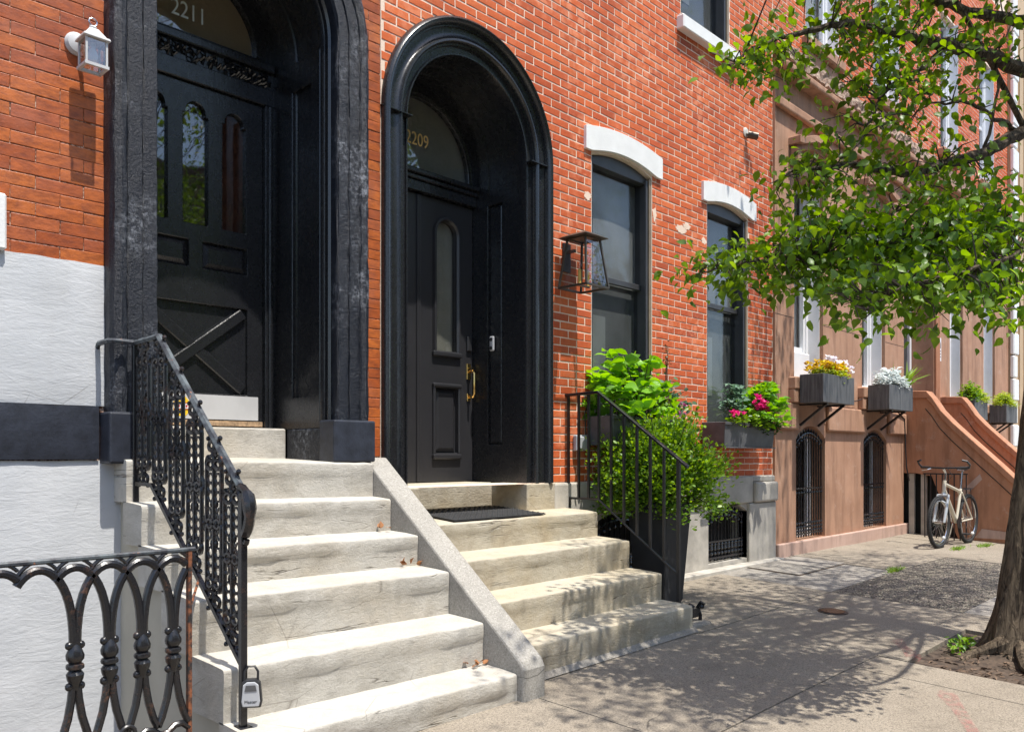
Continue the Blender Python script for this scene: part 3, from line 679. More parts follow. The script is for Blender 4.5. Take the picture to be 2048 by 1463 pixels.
# ================================================================== MIDDLE HOUSE (number 2209)
hm = thing('brick_house', 'middle house of red brick with white lintels and a black moulded arched doorway numbered 2209', 'house', 'row houses along the street', loc=(6.5, 0, 0))
c2, z2s, r2 = 4.54, 3.84, .905
W1 = (6.016, 6.971); W2 = (8.02, 8.92); WU = (7.5, 8.49)
wh = [archpoly(c2, .855, 1.145, z2s), segpoly(*W1, 1.70, 4.115, .075), segpoly(*W2, 1.70, 4.095, .07), [(WU[0], 5.93), (WU[1], 5.93), (WU[1], 8.2), (WU[0], 8.2)]]
MB().plate([(3.632, 1.14), (9.538, 1.14), (9.538, 9.5), (3.632, 9.5)], wh, -.0008, .3).build('wall', 'mortar', hm)
L2, H2 = .2255, .0703
rows = [(1.142 + H2 * (i + .5), 3.634, 9.536, .05 + (L2 / 2 if i % 2 else 0) + rnd.uniform(-.006, .006)) for i in range(100)]
def bl2(a, b):
    zm = (a + b) / 2; o = []
    if zm < z2s: o.append((c2 - r2 + .035, c2 + r2 - .035))
    elif zm - z2s < r2 - .02:
        q = math.sqrt((r2 - .02) ** 2 - (zm - z2s) ** 2); o.append((c2 - q, c2 + q))
    for W in (W1, W2):
        if 1.66 < zm < 4.24: o.append((W[0] - .004, W[1] + .004))
    if 5.86 < zm < 8.2: o.append((WU[0] - .004, WU[1] + .004))
    return o
brickwork(hm, rows, bl2, L2, H2, .0115, 'red_brick', lambda x, z: math.hypot(x - 5.9, (z - 3.2) * .55) + (0 if x > 5.4 or z > 4.4 else .2), 300)
for (x, z, rw, rh) in ((5.95, 3.72, .055, .045), (7.5, 3.72, .11, .05), (7.61, 3.77, .08, .035), (7.02, 3.77, .035, .08), (7.95, 3.68, .055, .04)):
    pts = [(x + rw * (.6 + .5 * rnd.random()) * math.cos(a), z + rh * (.6 + .5 * rnd.random()) * math.sin(a)) for a in np.linspace(0, 2 * math.pi, 30)[:-1]]
    MB().plate(pts, [], -.0062, .003).build('mortar_patch', 'mortar', hm)
# stone base
GR1, GR2 = (6.02, 6.95), (8.03, 8.88)
MB().plate([(5.46, -.2), (9.535, -.2), (9.535, .83), (5.46, .83)], [segpoly(*GR1, .2, .74, .12), segpoly(*GR2, .2, .74, .12)], -.012, .28).build('stone_base', 'grey_stone', hm, bevel=.006)
MB().box(5.46, 8.98, -.045, .1, .832, 1.14).build('water_table', 'grey_stone', hm, bevel=.018, seg=2)
MB().box(8.985, 9.537, -.085, .1, .832, 1.07).build('quoin_block', 'grey_stone', hm, bevel=.03, seg=3)
MB().box(8.985, 9.537, -.035, .1, 1.071, 1.14).build('quoin_cap', 'grey_stone', hm, bevel=.012)
MB().box(8.88, 9.537, -.05, .1, -.2, .828).build('quoin_block', 'grey_stone', hm, bevel=.012)
MB().box(5.6, 9.54, -.16, -.014, -.2, .155).build('base_kerb', 'grey_stone', hm, bevel=.012)
# iron grilles over the basement windows
def grille(x0, x1, z0, zs, rise, y, parent, nb=11, mids=(.35,), low=True):
    g = MB(); hw = (x1 - x0) / 2; xm = (x0 + x1) / 2
    top = lambda x: zs + rise * (1 - ((x - xm) / hw) ** 2)
    root = MB().tube([(x0 + .03 + (x1 - x0 - .06) * i / 10, y, top(x0 + .03 + (x1 - x0 - .06) * i / 10) - .09) for i in range(11)], .011, 5).build('window_grille', 'iron', parent)
    for f in (0.02,) + mids: MB().box(x0 + .01, x1 - .01, y - .012, y + .012, z0 + .03 + (zs - z0) * f, z0 + .05 + (zs - z0) * f).build('cross_bar', 'iron', root)
    for i in range(nb):
        x = x0 + .04 + (x1 - x0 - .08) * i / (nb - 1); b = MB(); zt = top(x) - .1
        b.tube([(x, y, z0 + .02), (x, y, zt)], .009, 6)
        b.tube([(x, y, zt), (x, y, zt + .03), (x, y, zt + .075)], [.009, .02, .002], 6)
        b.ball((x, y, zt - .05), .018, 6); b.ball((x, y, z0 + .03 + (zs - z0) * mids[-1] - .045), .018, 6)
        if low:
            for q in (.10, .15, .2): b.ball((x, y, z0 + q), .021, 6)
        b.build('bar', 'iron', root, smooth='auto')
    return root
for W in (GR1, GR2):
    grille(W[0] + .01, W[1] - .01, .2, .74, .12, .03, hm)
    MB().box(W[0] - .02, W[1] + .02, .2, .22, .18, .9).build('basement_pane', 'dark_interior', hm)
# lintels
def lintel(x0, x1, zb, h, rise, name='lintel'):
    hw = (x1 - x0) / 2; xm = (x0 + x1) / 2; n = 14; top = []; bot = []
    for i in range(n + 1):
        x = x0 + (x1 - x0) * i / n; k = 1 - ((x - xm) / hw) ** 2
        top.append((x, zb + h + rise * k)); bot.append((x, zb + rise * 1.05 * max(0, 1 - ((x - xm) / (hw - .1)) ** 2)))
    MB().plate(bot + top[::-1], [], -.035, .12).build(name, 'white_paint', hm, bevel=.007)
lintel(5.90, 7.12, 4.135, .205, .07); lintel(7.90, 9.07, 4.11, .2, .065)
MB().box(7.42, 8.60, -.09, .2, 5.76, 5.90).build('window_sill', 'white_paint', hm, bevel=.01)
MB().box(7.45, 8.56, -.05, .2, 5.902, 5.928).build('sill_cap', 'ivory_plaster', hm, bevel=.004)
# sash windows
def sash(W, z0, zs, rise, zmid, parent, pane='window_glass'):
    x0, x1 = W; fw = .036
    fo = segpoly(x0 + .002, x1 - .002, z0, zs, rise); fi = [(x0 + fw, z0 + fw), (x1 - fw, z0 + fw), (x1 - fw, zs - .05), (x0 + fw, zs - .05)]
    win = MB().plate(fo, [fi], .04, .2).build('window', 'dark_sash', parent, bevel=.004)
    MB().box(x0 + .004, x0 + .03, .01, .039, z0, zs + .0).build('jamb_strip', 'dark_sash', win)
    MB().box(x1 - .035, x1 - .002, .004, .039, z0, zs + .0).build('jamb_strip', 'tan_metal', win)
    MB().box(x1 - .075, x1 - .038, .015, .039, z0, zs - .02).build('screen_track', 'dark_sash', win)
    MB().box(x0 + fw, x1 - fw, .10, .14, zmid - .025, zmid + .03).build('meeting_rail', 'dark_sash', win, bevel=.004)
    MB().box(x0 + fw, x1 - fw, .115, .119, zmid + .03, zs - .05).build('pane', pane, win)
    MB().box(x0 + fw, x1 - fw, .145, .149, z0 + fw, zmid - .025).build('pane', pane, win)
    MB().box(x0 + fw - .005, x1 - fw + .005, .19, .2, z0 + fw, zmid).build('window_screen', 'screen_dark', win)
    MB().box(x0 + fw - .005, x1 - fw + .005, .175, .185, zmid - .02, zs - .03).build('window_blind', 'grey_blind', win)
    MB().box(x0 + fw + .02, x0 + fw + .05 + (x1 - x0) * .38, .186, .189, z0 + .35, zmid - .33).build('lower_curtain', 'grey_blind', win)
    return win
sash(W1, 1.70, 4.105, .08, 3.04, hm); sash(W2, 1.70, 4.085, .075, 3.04, hm)
sash(WU, 5.93, 8.15, .03, 7.1, hm)
# moulded arched surround in black
P2 = [(.905, .02), (.905, -.02), (.897, -.045), (.88, -.058), (.862, -.055), (.848, -.04), (.842, -.012), (.832, -.012), (.828, .004), (.80, .012), (.765, .008), (.752, -.004), (.742, -.02), (.728, -.022), (.718, -.012), (.714, .012), (.704, .014), (.70, .04), (.655, .044), (.65, .03), (.64, .03), (.635, .045), (.635, .15)]
MB().sweep_arch(c2, z2s, 1.145, P2, 48).build('door_surround', 'black_paint', hm, smooth='auto')
for sx in (-1, 1): MB().box(c2 + sx * .64, c2 + sx * .915, -.03, .12, 3.835, 3.842).build('impost_joint', 'black_paint', hm)
# panelled reveal and soffit
Q2 = [(.635, .15), (.64, .152), (.64, .30), (.634, .302), (.634, .312), (.645, .316), (.645, .48), (.634, .484), (.634, .505), (.64, .507), (.64, .70)]
MB().sweep_arch(c2, z2s, 3.70, Q2, 40).build('soffit_lining', 'black_paint', hm, smooth='auto')
for sx in (-1, 1):
    x = c2 + sx * .636
    rp = MB().plate([(.13, 1.145), (.70, 1.145), (.70, 3.698), (.13, 3.698)], [[(.315, 1.47), (.49, 1.47), (.49, 3.56), (.315, 3.56)]], x, x + sx * .03, 'yz').build('reveal_panel', 'black_paint', hm, bevel=.004)
    MB().box(x + sx * .031, x + sx * .045, .14, .69, 1.2, 3.69).build('panel_back', 'black_paint', rp)
    MB().plate([(.335, 1.49), (.47, 1.49), (.47, 3.54), (.335, 3.54)], [], x + sx * .012, x + sx * .031, 'yz').build('panel', 'black_paint', rp, bevel=.006)
yd2 = .68
MB().box(c2 - .635, c2 + .635, yd2 - .05, yd2 + .08, 3.575, 3.66).build('transom_beam', 'black_paint', hm, bevel=.005)
MB().box(c2 - .635, c2 + .635, yd2 - .075, yd2 + .08, 3.662, 3.70).build('transom_moulding', 'black_paint', hm, bevel=.01, seg=2)
MB().box(c2 - .635, c2 + .635, yd2 - .10, yd2 + .08, 3.702, 3.745).build('transom_moulding', 'black_paint', hm, bevel=.01, seg=2)
fan2 = MB().plate([(c2 - .64, 3.747), (c2 + .64, 3.747)] + arc(c2, z2s, .64, 0, 180, 28), [[(c2 - .565, 3.77), (c2 + .565, 3.77)] + arc(c2, 3.80, .565, 0, 180, 28)], yd2 - .02, yd2 + .03).build('fanlight', 'black_paint', hm, bevel=.006)
MB().sweep_arch(c2, 3.80, 3.775, [(.60, yd2 - .02), (.595, yd2 - .035), (.58, yd2 - .03), (.575, yd2 - .018)], 28).build('bead', 'black_paint', fan2, smooth='auto')
MB().plate([(c2 - .57, 3.765), (c2 + .57, 3.765)] + arc(c2, 3.80, .57, 0, 180, 28), [], yd2 + .01, yd2 + .014).build('pane', 'door_glass', fan2)
MB().plate([(c2 - .63, 3.75), (c2 + .63, 3.75)] + arc(c2, 3.80, .63, 0, 180, 28), [], yd2 + .05, yd2 + .055).build('window_shade', 'door_blind', fan2)
text('house_number', '2209', 'gold_leaf', fan2, (c2 + .0, yd2 + .006, 4.02), .155, depth=.001, sx=.82)
# double door
def door2(x0, x1, parent):
    xm = (x0 + x1) / 2
    op = [(xm - .115, 2.28), (xm + .115, 2.28)] + arc(xm, 3.28, .115, 0, 180, 12)
    lo = [(xm - .13, 1.40), (xm + .13, 1.40), (xm + .13, 1.96), (xm - .13, 1.96)]
    d = MB().plate([(x0, 1.155), (x1, 1.155), (x1, 3.57), (x0, 3.57)], [op, lo], yd2, yd2 + .05).build('door', 'door_paint', parent, bevel=.003)
    MB().sweep_arch(xm, 3.28, 2.27, [(.115, yd2 + .01), (.115, yd2 - .01), (.13, yd2 - .026), (.147, yd2 - .024), (.155, yd2 - .008), (.158, yd2)], 18).build('glass_moulding', 'door_paint', d, smooth='auto')
    for z, h in ((2.255, .03), (1.375, .03), (1.985, .024)):
        MB().box(xm - .165, xm + .165, yd2 - .03, yd2 + .01, z - h, z + h * .6).build('panel_moulding', 'door_paint', d, bevel=.012, seg=2)
    for sx in (-1, 1): MB().box(xm + sx * .13, xm + sx * .158, yd2 - .022, yd2 + .01, 1.39, 1.97).build('panel_moulding', 'door_paint', d, bevel=.008)
    MB().box(xm - .132, xm + .132, yd2 + .03, yd2 + .034, 1.39, 1.97).build('panel_back', 'door_paint', d)
    raised(xm - .118, xm + .118, 1.41, 1.95, yd2 + .028, .024, .034, 'panel', 'door_paint', d)
    MB().box(xm - .12, xm + .12, yd2 + .025, yd2 + .029, 2.27, 3.4).build('pane', 'door_glass', d)
    MB().box(xm - .14, xm + .14, yd2 + .06, yd2 + .065, 2.26, 3.42).build('curtain', 'door_blind', d)
    return d
door2(c2 + .006, c2 + .632, hm); door2(c2 - .632, c2 - .006, hm)
ds = MB().box(c2 - .018, c2 + .028, yd2 - .012, yd2 - .001, 1.157, 3.565).build('astragal', 'door_paint', hm, bevel=.005)
# brass pull handle, keypad, bell
hd = MB().box(5.095, 5.145, yd2 - .012, yd2 - .001, 2.05, 2.19).build('door_handle', 'brass', hm, bevel=.003, label='polished brass pull handle')
MB().box(5.098, 5.142, yd2 - .012, yd2 - .001, 1.86, 1.925).build('lower_plate', 'brass', hd, bevel=.003)
MB().tube([(5.12, yd2 - .01, 2.12), (5.12, yd2 - .06, 2.12), (5.12, yd2 - .078, 2.1), (5.12, yd2 - .078, 1.92), (5.12, yd2 - .06, 1.895), (5.12, yd2 - .01, 1.895)], .0125, 8).build('pull', 'brass', hd, smooth='auto')
MB().box(5.107, 5.134, yd2 - .055, yd2 - .01, 2.145, 2.153).build('thumb_latch', 'brass', hd)
MB().box(5.095, 5.15, yd2 - .022, yd2 - .001, 2.30, 2.43).build('keypad_lock', 'black_plastic', hm, bevel=.006)
bell = MB().box(c2 + .612, c2 + .6355, .40, .45, 2.285, 2.415).build('door_bell', 'grey_plastic', hm, bevel=.018, seg=3, label='slim grey video door bell on the reveal')
for z in (2.385, 2.312): MB().lathe((c2 + .611, .425, z), [(.016, -.002), (.016, .002), (.004, .003)], 14, 'x').build('button', 'black_plastic', bell)

# ================================================================== STOOPS
def step(name, mat, parent, xa, xb, yf, yb, zL, zR, h, nose=.022, seed=0, dyL=0., end=False, slope=.035):
    """worn stone slab: rounded nosing, uneven edge; profile in y,z extruded along x"""
    r = random.Random(seed); n = max(10, int((xb - xa) / .07)); m = MB()
    pr = [(yb, -h), (yf + nose, -h), (yf + nose, -h * .55), (yf + nose * .75, -h * .42), (yf + nose * .15, -h * .33), (yf, -h * .22), (yf, -.016), (yf + .002, -.008), (yf + .006, -.003), (yf + .014, 0), (yf + .12, slope * .1), (yb, slope * (yb - yf))]
    ph = [r.uniform(0, 6) for _ in range(6)]
    for i in range(n + 1):
        t = i / n; x = xa + (xb - xa) * t; zt = zL + (zR - zL) * t
        wv = .003 * math.sin(t * 9 + ph[0]) + .002 * math.sin(t * 23 + ph[1]) + r.uniform(-.0015, .0015)
        ew = .007 * math.exp(-((min(t, 1 - t) * (xb - xa)) / .02) ** 2) + .006 * max(0, math.sin(t * 31 + ph[2]) * math.sin(t * 13 + ph[3]) - .62)
        for k, (y, z) in enumerate(pr):
            f = 1 if 3 < k < 10 else 0
            jx = 0
            m.v.append((x, y + dyL * (1 - t) + f * (wv + ew + r.uniform(-.0012, .0012)), zt + z + (f * (-abs(wv) * .8 - ew * .5)) + (r.uniform(-.001, .001) if k > 8 else 0)))
    K = len(pr)
    for i in range(n):
        for k in range(K): m.f.append((i * K + k, i * K + (k + 1) % K, (i + 1) * K + (k + 1) % K, (i + 1) * K + k))
    m.f.append(tuple(range(K))); m.f.append(tuple(n * K + k for k in reversed(range(K))))
    return m.build(name, mat, parent, smooth='auto')
st1 = thing('marble_stoop', 'six-step grey-white marble stoop climbing to door 2211 with a sloping side wall', 'stoop', 'front stoops', loc=(2.6, -.75, 0))
N1 = [(-1.50, .150), (-1.23, .402), (-.93, .672), (-.635, .876), (-.36, 1.097), (-.165, 1.331)]
for i, (y, z) in enumerate(N1):
    yb = (N1[i + 1][0] + .05) if i < 5 else .46
    h = z - (N1[i - 1][1] if i else -.1) - .004
    step('step', 'marble', st1, 1.81, 3.448, y, yb, z + .028, z, h, .012 if i < 5 else .008, 10 + i, -.03)
pc = [(.3, -.35), (N1[0][0] + .05, -.35)]
for (y, z), (y2, z2) in zip(N1[:-1], N1[1:]): pc += [(y + .05, z - .02), (y2 + .045, z - .02)]
pc += [(N1[-1][0] + .05, 1.3), (.3, 1.3)]
MB().plate(pc, [], 1.845, 3.44, 'yz').build('core', 'beige_render', st1)
MB().box(2.03, 3.152, .445, .72, 1.345, 1.565).build('door_sill', 'marble', st1, bevel=.012, seg=2)
def side_profile(pts, x0, x1): return MB().plate(pts, [], x0, x1, 'yz')
side_profile([(0.0, -.2), (0.0, 1.36), (-.06, 1.365), (-1.515, .215), (-1.54, .17), (-1.54, -.2)], 3.452, 3.64).build('side_wall', 'cheek_stone', st1, bevel=.014, seg=2)
MB().box(3.44, 3.4535, -1.49, 0, -.1, .1).build('mortar_strip', 'ivory_plaster', st1)
st2 = thing('marble_stoop', 'four-step warm cream marble stoop in front of door 2209', 'stoop', 'front stoops', loc=(4.6, -.6, 0))
N2 = [(-1.315, .235), (-1.035, .455), (-.725, .69), (-.40, .910)]
for i, (y, z) in enumerate(N2):
    yb = (N2[i + 1][0] + .05) if i < 3 else .38
    h = z - (N2[i - 1][1] if i else -.1) - .004
    step('step', 'warm_marble', st2, 3.645, 5.60, y, yb, z - .004, z, h, .008, 30 + i, 0, slope=.038)
m = MB()
for (y, z), (y2, z2) in zip(N2[:-1], N2[1:]): m.box(3.66, 5.58, y + .06, .36, z - .2, z - .03)
m.build('core', 'grey_stone', st2)
MB().box(3.9, 5.112, .37, .72, .9, 1.148).build('door_sill', 'warm_marble', st2, bevel=.012, seg=2)
for x0, x1 in ((5.115, 5.53), (3.645, 3.96)):
    MB().box(x0, x1, -.035, .40, .9, 1.142).build('plinth_block', 'warm_marble', st2, bevel=.008, seg=2)
MB().box(5.535, 5.7, -.035, .1, .83, 1.141).build('plinth_block', 'grey_stone', st2, bevel=.01)
m = MB(); m.add([(3.645, -1.345, gz(3.65, -1.35) + .004), (5.63, -1.345, gz(5.63, -1.35) + .004), (5.63, -1.31, gz(5.63, -1.3) + .035), (3.645, -1.31, gz(3.65, -1.3) + .035)], [(0, 1, 2, 3)]); m.build('mortar_strip', 'pale_pavement', st2)
mat_ = thing('door_mat', 'black rubber door mat on the top step at door 2209', 'door mat', loc=(4.55, .0, .93))
def top2(y): return .910 + .038 * (y + .40) + .0045
q = [(3.99, -.375), (4.96, -.375), (5.09, .30), (4.12, .30)]
m = MB(); m.add([(x, y, top2(y)) for x, y in q] + [(x, y, top2(y) + .009) for x, y in q], [(3, 2, 1, 0), (4, 5, 6, 7), (0, 1, 5, 4), (1, 2, 6, 5), (2, 3, 7, 6), (3, 0, 4, 7)]); m.build('mat_base', 'rubber', mat_)
m = MB()
for i in range(34):
    for j in range(20):
        x = 4.02 + .93 * i / 33 + .125 * j / 19; y = -.36 + .645 * j / 19; z = top2(y) + .009
        if (i + j) % 2: m.add([(x - .01, y - .01, z), (x + .01, y - .01, z), (x + .01, y + .01, z), (x - .01, y + .01, z), (x, y, z + .006)], [(0, 1, 4), (1, 2, 4), (2, 3, 4), (3, 0, 4)])
m.build('studs', 'rubber', mat_, kind='stuff')

# ================================================================== IRONWORK, LEFT STOOP
rl = thing('stair_railing', 'ornate cast iron railing with scrolls and diamond lattice on the left stoop', 'railing', 'stair railings', loc=(1.86, -1.33, .17))
XR = 1.86
def rz_top(y): return 1.985 if y > -.474 else 1.985 - (-.474 - y) * .894
def rz_bot(y): return 1.228 if y > -.39 else 1.228 - (-.39 - y) * .828
hr = MB(); hr.tube([(1.728, -.005, 1.955), (1.728, -.03, 1.98), (1.735, -.15, 1.985), (1.76, -.172, 1.985), (XR, -.18, 1.982), (XR, -.474, 1.988), (XR, -1.304, 1.245)], [.012, .014, .014, .014, .016, .018, .018], 6); hr.build('handrail', 'worn_rail', rl, smooth='auto')
vol = [(XR, -1.304, 1.24)] + [(XR, -1.335 - .055 * math.sin(R(a)), 1.165 + .07 * math.cos(R(a)) - a * .0004) for a in range(0, 181, 20)] + [(XR, -1.327, 1.015), (XR, -1.34, .995), (XR, -1.36, .995), (XR, -1.365, 1.01)]
MB().tube(vol, [.018] * 3 + [.03] * 3 + [.024] * 4 + [.013] * (len(vol) - 10), 8).build('rail_scroll', 'iron', rl, smooth='auto')
MB().box(XR - .015, XR + .015, -1.345, -1.315, .17, 1.215).build('newel_post', 'iron', rl, bevel=.003)
MB().box(XR - .03, XR + .03, -1.365, -1.295, .168, .188).build('post_foot', 'iron', rl, bevel=.004)
MB().box(XR - .015, XR + .015, -.195, -.165, 1.115, 1.97).build('newel_post', 'iron', rl, bevel=.003)
MB().tube([(XR, -.18, 1.228), (XR, -.39, 1.228), (XR, -1.33, .45)], .015, 4).build('bottom_rail', 'iron', rl)
def scroll(c, r, a0, turns, sgn, n=16):
    return [(XR, c[0] + sgn * r * (1 - .62 * i / n) * math.cos(R(a0) + turns * 2 * math.pi * i / n), c[1] + r * (1 - .62 * i / n) * math.sin(R(a0) + turns * 2 * math.pi * i / n)) for i in range(n + 1)]
def rail_panel(yc, zb, H, flip=1):
    """one cast panel: scroll pair, long loops, diamond lattice, long loops, scroll pair"""
    m = MB(); w_ = .088; P = lambda a, z: (XR, yc + a * 1.12, zb + z)
    for (za, zc) in ((.17 * H, .47 * H), (.53 * H, .83 * H)):
        for a in (-w_ * .72, 0, w_ * .72):
            m.tube([P(a, za), P(a, zc)], .0105, 6)
        for s_ in (-1, 1):
            for zz, d in ((za, -1), (zc, 1)):
                m.tube([P(s_ * w_ * .36 + w_ * .36 * math.cos(R(t)), zz + d * w_ * .5 * math.sin(R(t))) for t in range(0, 181, 30)], .010, 6)
    for i in range(-2, 3):
        for s_ in (-1, 1):
            z0, z1 = .40 * H, .60 * H
            a0, a1 = i * .028 - s_ * .04, i * .028 + s_ * .04
            m.tube([P(max(-.078, min(.078, a0)), z0 + .0), P(max(-.08, min(.08, a1)), z1)], .0045, 4)
    for s_ in (-1, 1):
        m.tube([P(s_ * w_ * .62, .40 * H), P(s_ * .088, .5 * H), P(s_ * w_ * .62, .60 * H)], .008, 5); m.ball(P(s_ * .088, .5 * H), .012, 6)
        for i in range(3): m.ball(P(s_ * .02, (.38 + .12 * i) * H), .011, 6, 1.7)
    for base_, d in ((.12 * H, -1), (.88 * H, 1)):
        for s_ in (-1, 1):
            m.tube(scroll((yc + s_ * .044, zb + base_), .056, 90 * d, .95 * d, s_), .0115, 6)
            m.tube(scroll((yc + s_ * .032, zb + base_ + d * .065), .042, -90 * d, -.9 * d, s_), .0095, 6)
            m.ball(P(s_ * .05, base_ + d * .105), .013, 6)
        m.ball(P(0, base_ - d * .03), .014, 6)
    for zz in (.215, .27, .325, .665, .72, .775):
        for s_ in (-1, 1): m.tube([P(s_ * w_ * .36 + .022 * math.cos(t), zz * H + .024 * math.sin(t)) for t in np.linspace(0, 2 * math.pi, 9)[:-1]], .006, 5, closed=True)
    return m
for yc in (-.285, -.48, -.675, -.87, -1.065, -1.235):
    zb = rz_bot(yc) + .012; H = rz_top(yc) - zb - .012
    rail_panel(yc, zb, H).build('scroll_panel', 'iron', rl, smooth='auto')
# lock box hanging from the newel
lk = thing('key_lock_box', 'grey key lock box with black shackle hanging on the railing post', 'lock box', loc=(1.885, -1.36, .4))
def lbp(a, z, o): return (1.935 + a * .75 + o * -.66, -1.283 - a * .66 * 0 - o * .75 + a * -.0, z)
e1 = Vector((.82, -.57, 0)); e2 = Vector((-.57, -.82, 0)); o0 = Vector((1.885, -1.36, 0))
def LB(a, z, o): return tuple(o0 + e1 * a + e2 * o + Vector((0, 0, z)))
def slab(poly, o1, o2, mt, nm, par, bev=.006):
    m = MB(); n = len(poly); m.add([LB(a, z, o1) for a, z in poly] + [LB(a, z, o2) for a, z in poly], [tuple(range(n)), tuple(range(2 * n - 1, n - 1, -1))] + [(i, (i + 1) % n, n + (i + 1) % n, n + i) for i in range(n)])
    return m.build(nm, mt, par, bevel=bev, seg=2)
bp = [(-.042, .275), (.042, .275), (.048, .30), (.04, .385), (.02, .40), (-.02, .40), (-.04, .385), (-.048, .30)]
slab(bp, -.005, .032, 'black_plastic', 'case', lk)
slab([(a * .82, .335 + (z - .335) * .86) for a, z in bp], .033, .041, 'grey_plastic', 'cover', lk, .004)
slab([(-.026, .352), (.026, .352), (.02, .378), (-.02, .378)], .0415, .044, 'box_grey', 'slide_window', lk, .001)
MB().tube([LB(-.028, .39, .012), LB(-.028, .43, .008), LB(-.014, .452, .004), LB(.014, .452, .004), LB(.028, .43, .008), LB(.028, .39, .012)], .0055, 8).build('shackle', 'steel_black', lk, smooth='auto')
tx = text('lettering', 'Master', 'steel_black', lk, LB(0, .305, .0418), .019, depth=.0004)
tx.rotation_euler = (R(90), 0, math.atan2(e1.y, e1.x))

# fence of interlaced arches at the left edge
fc = thing('iron_fence', 'weathered black cast iron fence of interlaced pointed arches at the lower left edge', 'fence', loc=(1.3, -1.28, 0))
YF = -1.28
xs = [ony(p, 1200, YF).x for p in (150, 218, 284, 346)]
sp = (xs[-1] - xs[0]) / 3; xs = [xs[0] - 2 * sp, xs[0] - sp] + [xs[0] + i * sp for i in range(4)]
zr = ony(200, 1113, YF).z; ztop = zr - .012
XP = ony(378, 1200, YF).x
MB().tube([(.3, YF, zr), (XP + .025, YF, zr)], .011, 8).build('top_rail', 'worn_rail', fc, smooth='auto')
MB().box(XP - .008, XP + .008, YF - .012, YF + .012, -.2, zr - .008).build('end_post', 'rust_bar', fc, label='end post eaten by orange rust')
zk0, zk1 = zr - .345, zr - .485          # knob cluster
def arch_pts(xc, half, z0, zc, n=14, a=0, b=180):
    out = []
    for i in range(n + 1):
        t = R(a + (b - a) * i / n); out.append((xc + half * math.cos(t) * (abs(math.cos(t)) ** -.0), YF, z0 + (zc - z0) * math.sin(t) ** .8 if math.sin(t) > 0 else z0))
    return out
for i, x in enumerate(xs):
    full = i >= 1
    a, b = (0, 180)
    if i == 0: a, b = (75, 110)
    if i == 1: a, b = (0, 150)
    half = sp - .006
    pts = arch_pts(x, half, zk0, ztop - .02, 20, a, b)
    if i == 1: pts = [p for p in pts if p[0] > x - sp * .62]
    if i == 2: pts = [p for p in pts if p[0] > x - sp * .6]
    if i == 0: pts = arch_pts(x, half, zk0, ztop - .02, 8, 62, 100)
    pts = [p for p in pts if p[0] < XP]
    MB().tube(pts, .0165, 8).build('arch', 'rusty_iron' if i % 2 else 'iron', fc, smooth='auto')
    MB().tube([(p[0], YF, p[2] + .034) for p in pts if p[2] > ztop - .085], .008, 6).build('arch_moulding', 'iron', fc, smooth='auto')
MB().tube([p for p in arch_pts(xs[-1] + sp, sp - .006, zk0, ztop - .02, 20) if p[0] < XP], .0165, 8).build('arch', 'rusty_iron', fc, smooth='auto')
for x in xs[2:]:
    k = MB()
    k.lathe((x, YF, 0), [(.016, zk1 - .02), (.02, zk1), (.03, zk1 + .022), (.033, zk1 + .04), (.022, zk1 + .056), (.032, zk1 + .062), (.034, zk1 + .07), (.032, zk1 + .078), (.022, zk1 + .084), (.033, zk1 + .1), (.034, zk1 + .115), (.024, zk1 + .14), (.014, zk1 + .16)], 12)
    for s_ in (-1, 1): k.ball((x + s_ * .021, YF, zk0 + .012), .0165, 10); k.ball((x + s_ * .021, YF, zk1 - .006), .0165, 10)
    for s_ in (-1, 1): k.ball((x + s_ * .013, YF - .02, zk1 + .04), .014, 8)
    k.build('baluster_knob', 'rusty_iron', fc, smooth='auto')
    for s_ in (-1, 1):
        pts = [(x + s_ * t, YF, z) for t, z in ((.008, zk1), (.014, zk1 - .06), (.026, zk1 - .13), (sp * .36, zk1 - .2), (sp * .5, zk1 - .24))]
        pts = [p for p in pts if p[0] < XP]
        MB().tube(pts, .0155, 8).build('lower_leg', 'rusty_iron', fc, smooth='auto')
zb_ = zk1 - .245
MB().tube([(xs[0] - .2 + (XP - xs[0] + .2) * i / 30, YF, zb_ - .015 + .018 * math.cos(i / 30 * (XP - xs[0] + .2) / sp * 2 * math.pi + 1.6)) for i in range(31)], .014, 8).build('tracery_rail', 'rusty_iron', fc, smooth='auto')
for i in range(7):
    x = xs[0] + sp * (i * .85 + .3)
    if x > XP - .05: break
    for k in range(4):
        a = R(45 + 90 * k)
        MB().tube([(x + .034 * math.cos(a) + .028 * math.cos(t), YF, zb_ - .085 + .034 * math.sin(a) + .028 * math.sin(t)) for t in np.linspace(0, 2 * math.pi, 12)[:-1]], .010, 6, closed=True).build('quatrefoil', 'rusty_iron', fc, smooth='auto')
MB().tube([(.3, YF, zb_ - .17), (XP, YF, zb_ - .17)], .014, 8).build('bottom_rail', 'rusty_iron', fc)
MB().tube([(XP, YF, zr - .235), (XP + .03, YF + .04, zr - .238), (1.855, -.92, rz_bot(-.92))], .006, 6).build('tie_bar', 'rust_bar', fc)

pk = thing('padlock', 'small black padlock clasped round the lower tracery of the iron fence', 'padlock', loc=(xs[3] + .5 * sp, YF - .03, zb_))
xk = xs[3] + .5 * sp
MB().tube([(xk + .028 * math.cos(a), YF - .02, zb_ + .012 + .03 * math.sin(a)) for a in np.linspace(0, 2 * math.pi, 15)[:-1]], .009, 8, closed=True).build('shackle', 'steel_black', pk, smooth='auto')
MB().box(xk + .005, xk + .06, YF - .05, YF - .022, zb_ - .055, zb_ - .008).build('body', 'steel_black', pk, bevel=.006, seg=2)

